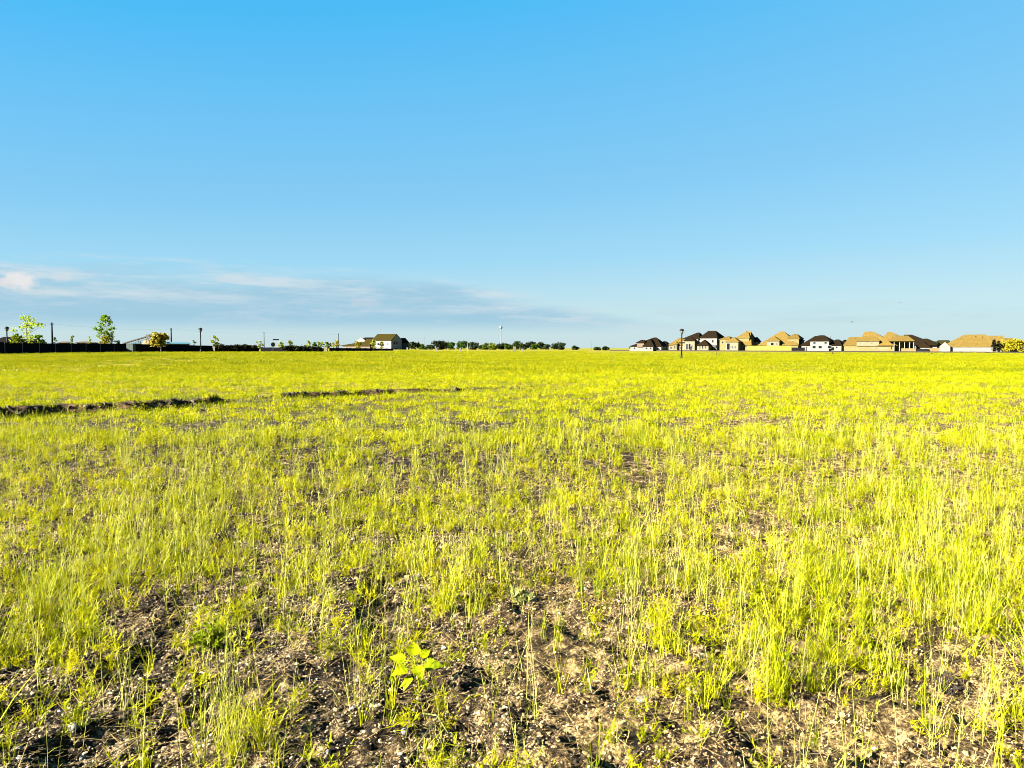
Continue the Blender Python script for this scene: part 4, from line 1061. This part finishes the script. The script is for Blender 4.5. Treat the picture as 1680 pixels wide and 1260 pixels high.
pp = [pole('nearest and thickest bare wooden pole, behind the screened black fence', 87, 226, 529, .26),
      pole('grey wooden pole at the left end of the blue roofed shed beside the golden tree', 282, 300, 538, .26),
      pole('thin dark pole left of the stop sign', 434, 395, 544.5, .17),
      pole('thin dark pole among saplings left of the white gabled house', 556, 430, 547, .18)]
for lab, px, D, top in [('very faint far pole left of the tallest dark tree', 697, 900, 551), ('very faint far pole above the middle of the far tree line', 768, 900, 555),
                        ('very faint far pole just right of the broad dark tree', 930, 900, 560), ('second faint far pole right of the broad dark tree', 970, 900, 560), ('last faint far pole before the brick houses', 1007, 900, 561)]:
    pole(lab, px, D, top, .10, 'wire', False)
def wire(label, a, b, dz_):
    mb = MB()
    pts = [a.lerp(b, i/16)+Vector((0, 0, -dz_*4*(i/16)*(1-i/16))) for i in range(17)]
    mb.tube([tuple(p-a) for p in pts], .012, 5)
    o = mb.build('power_line', M['wire'], None, loc=a); tag(o, label, 'wire', 'power lines between wooden poles')
wire('faint power line from the nearest wooden pole to the pole by the shed', pp[0], pp[1], .9)
wire('faint power line from the pole by the shed to the pole by the stop sign', pp[1], pp[2], .9)
wire('faint power line from the stop sign pole to the pole near the gabled house', pp[2], pp[3], .9)
wire('faint power line leaving the frame from the nearest wooden pole', pp[0], pp[0]+Vector((-60, -80, 0)), 1.0)
# stop sign
x, y, z = at(448.5, 132); t = thing('stop_sign', 'small dark red octagonal stop sign under a dark street name plate', 'traffic sign', (x, y, z), R(40))
zc = zrow(565.2, 132)-z; zp = zrow(557, 132)-z
MB().tube([(0, .04, -.3), (0, .04, zp+.12)], .035, 8).build('post', M['galv'], t, True)
oc = [(math.cos(math.pi/8+k*math.pi/4)*.41, math.sin(math.pi/8+k*math.pi/4)*.41+zc) for k in range(8)]
v = [(a, 0, b) for a, b in oc]+[(a, .02, b) for a, b in oc]
pl = MB().poly(v, [tuple(range(8)), tuple(range(15, 7, -1))]+[(k, (k+1) % 8+0, (k+1) % 8+8, k+8) for k in range(8)]).build('sign_plate', M['red'], t)
cu = bpy.data.curves.new('word', 'FONT'); cu.body = 'STOP'; cu.size = .30; cu.align_x = 'CENTER'; cu.align_y = 'CENTER'; cu.extrude = .002
tmp = bpy.data.objects.new('word', cu); col.objects.link(tmp); bpy.context.view_layer.update()
me = bpy.data.meshes.new_from_object(tmp.evaluated_get(bpy.context.evaluated_depsgraph_get())); bpy.data.objects.remove(tmp)
me.materials.clear(); me.materials.append(M['white']); lt = bpy.data.objects.new('lettering', me); col.objects.link(lt); lt.parent = pl
lt.rotation_euler = (R(90), 0, 0); lt.location = (0, -.006, zc)
np_ = MB().box(.02, 1.1, .02, .035, zp-.11, zp+.09).build('name_plate', M['signgreen'], t); MB().box(-.02, .06, 0, .08, zp-.14, zp-.11).build('bracket', M['galv'], np_)
def cabinet(label, px, D, ytop, wpx, mat, name='utility_cabinet', cat='utility cabinet'):
    x, y, z = at(px, D); s = D/F; w_ = wpx*s; h = zrow(ytop, D)-z
    t = thing(name, label, cat, (x, y, z), 0)
    MB().box(-w_/2-.05, w_/2+.05, -w_*.35-.05, w_*.35+.05, -.3, .08).build('plinth', M['galv'], t)
    b = MB().box(-w_/2, w_/2, -w_*.35, w_*.35, .08, h-.06).build('body', mat, t)
    MB().box(-w_/2+.04, -.01, -w_*.35-.02, -w_*.35-.002, .14, h-.14).build('door', mat, b); MB().box(.01, w_/2-.04, -w_*.35-.02, -w_*.35-.002, .14, h-.14).build('door', mat, b)
    MB().box(-w_/2-.04, w_/2+.04, -w_*.35-.04, w_*.35+.04, h-.06, h).build('lid', mat, t)
cabinet('cream utility cabinet standing at the end of the dark hedge, left of the gabled house', 535.5, 146, 568.8, 5, M['boxc'])
cabinet('mottled green cabinet in the gap between the two long black fences', 215.5, 124, 563.5, 11, M['boxg'])
cabinet('pale slim cabinet at the right end of the plain black fence', 352, 139, 567.5, 2.6, M['boxc'])
cabinet('pale cream cabinet before the tallest middle trees of the far tree line', 844, 300, 568.2, 4.5, M['boxc'])
cabinet('tiny white cabinet at the foot of the first far trees', 668.5, 290, 570, 2.4, M['white'])
cabinet('tiny white cabinet below the tallest dark tree of the far tree line', 716, 300, 571, 2, M['white'])
cabinet('tiny white cabinet in front of the middle of the far tree line', 755, 300, 570.8, 2.4, M['white'])
cabinet('lone low white cabinet right of the pale cream cabinet', 857, 300, 572, 3.4, M['white'])
def stake(label, px, D, top, h=None, lean=(0, 0), r=.02, mat='stake', name='survey_stake'):
    x, y, z = at(px, D); hh = h or zrow(top, D)-z
    t = thing(name, label, 'stake', (x, y, z), 0)
    MB().tube([(0, 0, -.15), (lean[0], lean[1], hh)], r, 6).build('shaft', M[mat], t)
    MB().tube([(lean[0]*.93, lean[1]*.93, hh*.93), (lean[0]*1.0, lean[1], hh*1.005)], r*1.25, 6).build('tip', M['white'], t)
stake('thin pale stake leaning right in the grass below the far tree line', 752, 95, 577, .95, (.45, 0), .018)
stake('thin pale stake leaning right in the grass left of the first brick house', 1003, 84, 584, .75, (.28, 0), .015)
stake('short upright pale stake in the grass before the gabled house', 643, 78, 578, .8, (.03, 0), .018)
stake('white upright marker post in front of the far tree line', 767.5, 260, 563.5, None, (0, 0), .09, 'white')
stake('thin brown stake in the field before the right end of the brown two storey house', 1175, 150, 571.5, None, (0.02, 0), .05, 'stakebrown', 'wooden_stake')
# water tower far away
x, y, z = at(822, 1900); t = thing('water_tower', 'white far water tower with round tank on slender column above the tree line', 'water tower', (x, y, z), 0)
zt = zrow(534.5, 1900)-z
MB().lathe([(2.0, -2), (1.1, 6), (.7, 14), (.65, zt-9), (1.3, zt-8)], 16).build('column', M['tank'], t, True)
MB().lathe([(1.5, zt-8), (3.0, zt-6.6), (3.7, zt-4.2), (3.6, zt-2.4), (2.6, zt-.8), (.5, zt)], 18).build('tank', M['tank'], t, True)
# conveyor and heap behind the fence
x, y, z = at(203, 170); s = 170/F
t = thing('conveyor', 'inclined steel loading conveyor rising to the right behind the black fence', 'conveyor', (x, y, z), 0)
A, B = Vector((0, 0, zrow(564, 170)-z)), Vector((43*s, 1.0, zrow(550.5, 170)-z))
bm_ = MB().tube([A+Vector((0, -.35, 0)), B+Vector((0, -.35, 0))], .07, 6).tube([A+Vector((0, .35, 0)), B+Vector((0, .35, 0))], .07, 6).tube([A+Vector((0, -.35, -.5)), B+Vector((0, -.35, -.5))], .06, 6)
for k in range(14):
    a = A.lerp(B, k/14); b = A.lerp(B, (k+1)/14)
    bm_.tube([a+Vector((0, -.35, 0)), b+Vector((0, -.35, -.5))], .03, 5)
bm_.build('truss', M['steel'], t)
n_ = (B-A).normalized(); up = Vector((-n_.z, 0, n_.x))*.12
MB().poly([A+up+Vector((0, -.3, 0)), B+up+Vector((0, -.3, 0)), B+up+Vector((0, .3, 0)), A+up+Vector((0, .3, 0)), A+up*1.6+Vector((0, -.3, 0)), B+up*1.6+Vector((0, -.3, 0)), B+up*1.6+Vector((0, .3, 0)), A+up*1.6+Vector((0, .3, 0))],
          [(3,2,1,0),(4,5,6,7),(0,1,5,4),(1,2,6,5),(2,3,7,6),(3,0,4,7)]).build('belt', M['galv'], t)
MB().box(-.8, .6, -.7, .7, A.z-.9, A.z-.05).build('hopper', M['steel'], t)
m = A.lerp(B, .62)
for yy in (-.5, .5): MB().tube([(m.x, yy, 0), (m.x, yy*.7, m.z-.4)], .08, 6).build('leg', M['steel'], t)
MB().box(B.x-.9, B.x-.1, .3, 1.6, B.z-.4, B.z+.25).build('motor', M['steel'], t); MB().tube([B+Vector((-.1, -.45, 0)), B+Vector((-.1, .5, 0))], .16, 10).build('drum', M['rubber'], t)
def heap(name, label, cat, px, D, wpx, hrow, mat, seed, ph=1.0):
    x, y, z = at(px, D); s = D/F; rx = wpx*s/2; h = zrow(hrow, D)-z
    r = random.Random(seed); mb = MB(); NR, NA = 9, 22; ph = r.uniform(0, 9)
    for i in range(NR):
        q = i/(NR-1)
        for k in range(NA):
            a = 2*math.pi*k/NA
            rr = rx*q*(1+.18*math.sin(2*a+ph)+.10*math.sin(5*a+ph*2)); zz = h*(1-q)**.75*(1+.22*math.sin(3*a+q*5+ph)*q)+r.uniform(-.05, .05)*h-.1*q
            mb.v.append((rr*math.cos(a), rr*math.sin(a)*.8, zz))
    for i in range(NR-1):
        for k in range(NA): mb.f.append((i*NA+k, (i+1)*NA+k, (i+1)*NA+(k+1) % NA, i*NA+(k+1) % NA))
    o = mb.build(name, mat, None, False, (x, y, z)); tag(o, label, cat)
heap('dirt_heap', 'yellowish dirt heap under the raised end of the conveyor', 'heap', 243, 175, 26, 554.5, M['dirt'], 3)
heap('dirt_heap', 'tiny dark dirt clump in the grass before the white two storey house', 'heap', 1366, 190, 4.2, 577.2, M['ddirt'], 4)
heap('dirt_heap', 'tiny dark dirt clump in the grass before the olive roofed house', 'heap', 1528, 180, 4.2, 578.4, M['ddirt'], 5)
# two dark staked evergreens by the long house
for i, (px, wp, yt, lab) in enumerate([(1630, 8, 558.5, 'left one of two dark staked evergreens before the long tan roofed house'), (1638, 6, 560, 'right one of two dark staked evergreens before the long tan roofed house')]):
    tt = tree_px('evergreen', lab, 'tree', px, 262, yt, wp, .12, M['l_black'], M['bark'], n=900, size=.22, shape='oval', seed=200+i, group='staked evergreens by the long house')
    for sx in (-.75, .75): MB().tube([(sx, -.3, -.2), (sx, -.3, 1.9)], .05, 6).build('stake', M['trim'], tt)
# birds
def bird(label, px, py, D, rz, first=[]):
    loc = ((px-840)/F*D, D, zrow(py, D))
    t = thing('bird', label, 'bird', loc, rz, 'birds in the sky')
    MB().lathe([(.01, -.20), (.05, -.14), (.075, 0), (.06, .12), (.035, .17), (.008, .24)], 10).build('body', M['bird'], t, True).rotation_euler = (R(90), 0, 0)
    for s_ in (-1, 1):
        MB().poly([(s_*.04, .10, .02), (s_*.28, .10, .14), (s_*.60, -.04, .06), (s_*.30, -.08, .13), (s_*.04, -.09, .02),
                   (s_*.04, .10, .0), (s_*.28, .10, .12), (s_*.60, -.04, .045), (s_*.30, -.08, .11), (s_*.04, -.09, .0)],
                  [(0,1,2,3,4), (9,8,7,6,5), (0,5,6,1), (1,6,7,2), (2,7,8,3), (3,8,9,4), (4,9,5,0)]).build('wing', M['bird'], t)
    MB().poly([(-.03, .18, 0), (.03, .18, 0), (.09, .36, .01), (-.09, .36, .01), (-.03, .18, .015), (.03, .18, .015), (.09, .36, .02), (-.09, .36, .02)], [(3,2,1,0),(4,5,6,7),(0,1,5,4),(1,2,6,5),(2,3,7,6),(3,0,4,7)]).build('tail', M['bird'], t)
bird('small dark bird flying low above the sprawling tan roofed house', 1396, 528.5, 180, .6)
bird('small dark bird flying higher up, farther right than the other', 1473, 497, 210, -.5)

# ------------------------------------------------------------------ the foreground plants and stones
def leaf_shape(L, W, fold=.25, droop=.35, teeth=7):
    """an ovate toothed leaf along +Y from its stalk, folded on the midrib and drooping at the tip"""
    n = 28; v, f = [], []
    for i in range(n+1):
        k = i/n; yv = L*k
        wv = W*.5*(math.sin(math.pi*min(1, k*1.0)**.62)**.9 if 0 < k < 1 else .02)*(1-.25*k)*(1+.09*math.sin(k*teeth*6.28))
        zc = -droop*L*k*k
        zc += .013*L*math.sin(k*26)*(.2+k*(1-k)); v += [(-wv, yv, zc+wv*fold), (-wv*.5, yv, zc+wv*fold*.62), (0, yv, zc), (wv*.5, yv, zc+wv*fold*.62), (wv, yv, zc+wv*fold)]
    for i in range(n):
        for j in range(4): f.append((i*5+j, i*5+j+1, (i+1)*5+j+1, (i+1)*5+j))
    return v, f
sx, sy = groundpt(686, 1136); sz = Hs(sx, sy)
t = thing('seedling', 'bright lime seedling with broad toothed leaves standing on bare soil in the foreground', 'seedling', (sx, sy, sz), 0)
apex = Vector((-.018, 0, .175))
MB().tube([(0, 0, -.03), (.004, 0, .06), (-.008, 0, .12), tuple(apex)], [.0045, .004, .0035, .002], 8).build('stem', M['stalk'] if 'stalk' in M else M['l_seed'], t, True)
for az, up, L, W, hz, dr, roll in [(100, 38, .078, .068, .165, .15, 4), (48, 24, .064, .042, .160, .25, 22), (172, 14, .080, .052, .158, .30, -34), (-6, 8, .092, .066, .140, .40, 32),
                             (218, 2, .076, .060, .135, .50, -26), (-68, -10, .082, .060, .148, .40, 8), (244, -30, .072, .040, .105, .35, -8), (-42, -45, .060, .032, .085, .2, 10), (196, -30, .048, .026, .07, .2, -15)]:
    v, f = leaf_shape(L*.98, W*1.06, .20, dr*.6)
    az = R(az); pet = .040
    lf = MB().poly(v, f).build('leaf', M['l_seed'], t, True)
    d = Vector((math.cos(az), math.sin(az), 0))
    lf.location = Vector((-.018*hz/.175, 0, hz)) + d*pet
    lf.rotation_euler = Matrix.Rotation(az-math.pi/2, 3, 'Z').to_euler()
    lf.rotation_euler = (Matrix.Rotation(az-math.pi/2, 3, 'Z') @ Matrix.Rotation(R(up), 3, 'X') @ Matrix.Rotation(R(roll), 3, 'Y')).to_euler()
    a = Vector((-.018*hz/.175, 0, hz-.012)) - lf.location
    inv = lf.rotation_euler.to_matrix().inverted()
    MB().tube([inv @ a, inv @ (a*.5+Vector((0, 0, .003))), (0, .004, 0)], .0016, 6).build('leaf_stalk', M['l_seed'], lf, True)
def bushlet(name, label, cat, px, py, h, r, n, mat, lsize, flat=1.0, seed=0, wide=.3):
    x, y = groundpt(px, py); z = Hs(x, y); rr = random.Random(seed)
    t = thing(name, label, cat, (x, y, z), 0); sm = MB(); lm = MB()
    for i in range(n):
        az = rr.uniform(0, 6.283); ln = rr.uniform(.1, 1.35); L = rr.uniform(.5, 1)*math.hypot(h*math.cos(ln), r*math.sin(ln))
        d = Vector((math.cos(az)*math.sin(ln), math.sin(az)*math.sin(ln), math.cos(ln)*flat))
        e = d*L
        sm.tube([(0, 0, -.01), e*.5+Vector((0, 0, .01)), e], [.0018, .0013, .0008], 5)
        for k in range(rr.randint(9, 16)):
            q = e*rr.uniform(.3, 1.05); u = Vector((rr.gauss(0, 1), rr.gauss(0, 1), rr.gauss(.3, .7))).normalized(); s = lsize*rr.uniform(.6, 1.3)
            w_ = u.cross(Vector((rr.gauss(0, 1), rr.gauss(0, 1), rr.gauss(0, 1)))).normalized()*s*wide
            lm.poly([q, q+u*s*.5+w_, q+u*s, q+u*s*.5-w_], [(0, 1, 2, 3)])
    sm.build('stems', mat, t); lm.build('leaves', mat, t)
bushlet('low_weed', 'low feathery green weed cushion on bare soil left of the lime seedling', 'weed', 350, 1072, .14, .18, 60, M['l_weed'], .021, seed=5)
bushlet('rosette_weed', 'grey green spiky rosette weed above and right of the lime seedling', 'weed', 852, 990, .09, .13, 22, M['l_grey'], .05, .7, seed=6, wide=.18)
bushlet('small_weed', 'small bright broad leaved weed among the grass at right of the foreground', 'weed', 1240, 1002, .10, .05, 9, M['l_weed'], .035, seed=7, wide=.42)
bushlet('small_weed', 'small lime leafy weed low between grass clumps in the right foreground', 'weed', 1432, 1105, .10, .05, 10, M['l_seed'], .03, seed=8, wide=.3)
bushlet('dry_shrub', 'dark dry twiggy plant on the pale soil at the right of the foreground', 'weed', 1552, 1150, .14, .10, 26, M['bark'], .02, seed=9, wide=.08)
def stone(label, px, py, wpx, hpx, mat, seed):
    x, y = groundpt(px, py); z = Hs(x, y); d = math.hypot(y, CAMH)*1.0; rr = random.Random(seed)
    rx = wpx/F*d/2; rzz = hpx/F*d/2
    mb = MB(); NA, NB = 14, 8
    for i in range(NB+1):
        p = math.pi*i/NB
        for k in range(NA):
            a = 2*math.pi*k/NA; j = 1+.10*math.sin(2*a+seed)+.06*math.sin(3*a+2*p+seed*2)
            mb.v.append((rx*j*math.sin(p)*math.cos(a), rx*.8*j*math.sin(p)*math.sin(a), rzz*math.cos(p)*(1+.08*math.sin(a+seed))))
    for i in range(NB):
        for k in range(NA): mb.f.append((i*NA+k, (i+1)*NA+k, (i+1)*NA+(k+1) % NA, i*NA+(k+1) % NA))
    o = mb.build('stone', mat, None, True, (x, y, z+rzz*.55)); o.rotation_euler = (rr.uniform(-.2, .2), rr.uniform(-.2, .2), rr.uniform(0, 3))
    tag(o, label, 'stone', 'pale stones on the soil')
stone('largest smooth white pebble on bare soil in the lower left corner', 121, 1204, 19, 13, M['stone'], 1)
stone('pale blue grey pebble below the lime seedling', 664, 1217, 11, 13, M['stoneb'], 2)
stone('white angular stone at the very bottom left of the foreground', 30, 1240, 13, 11, M['stone'], 3)
stone('pale pebble just right of the largest white pebble', 135, 1228, 10, 8, M['stoneb'], 4)
stone('small white stone at the bottom edge left of the seedling', 538, 1240, 9, 8, M['stone'], 5)
stone('pale flat stone above the low feathery weed cushion', 322, 993, 12, 6, M['stoneb'], 6)
stone('small white stone in the gravel right of the feathery weed cushion', 308, 1017, 9, 7, M['stone'], 7)
stone('pale round stone near the top of the bare strip above the seedling', 688, 953, 8, 7, M['stone'], 8)
stone('flat pale slab stone half hidden in the soil right of the bare centre', 1055, 1155, 24, 8, M['stone'], 9)
def stick(label, a, b, r, mat, za=.01, zb=.01, mid=.02):
    x0, y0 = groundpt(*a); x1, y1 = groundpt(*b); A = Vector((x0, y0, Hs(x0, y0)+za)); B = Vector((x1, y1, Hs(x1, y1)+zb))
    C = A.lerp(B, .5)+Vector((.01, 0, mid))
    o = MB().tube([(0, 0, 0), tuple(C-A), tuple(B-A)], [r, r*.85, r*.6], 7).build('dry_stalk', mat, None, True, A); tag(o, label, 'stalk', 'dry stalks on the soil')
stick('pale dry stalk slanting up from the bottom edge right of the lime seedling', (668, 1262), (727, 1165), .005, M['stake'], .01, .03)
stick('bent green grey stalk crossing the dark soil right of the lime seedling', (693, 1166), (735, 1215), .004, M['l_grey'], .02, .02, .03)
stick('pale dry stick lying flat in the soil of the middle foreground', (425, 868), (472, 862), .012, M['stake'], .02, .03, .02)
stick('thin pale stalk lying across the gravel right of the seedling leaves', (685, 1100), (745, 1102), .003, M['stake'], .01, .02, .01)
stick('thin dark stick on the bare soil in the upper right foreground', (1405, 1026), (1450, 1030), .004, M['stakebrown'], .01, .02, .01)
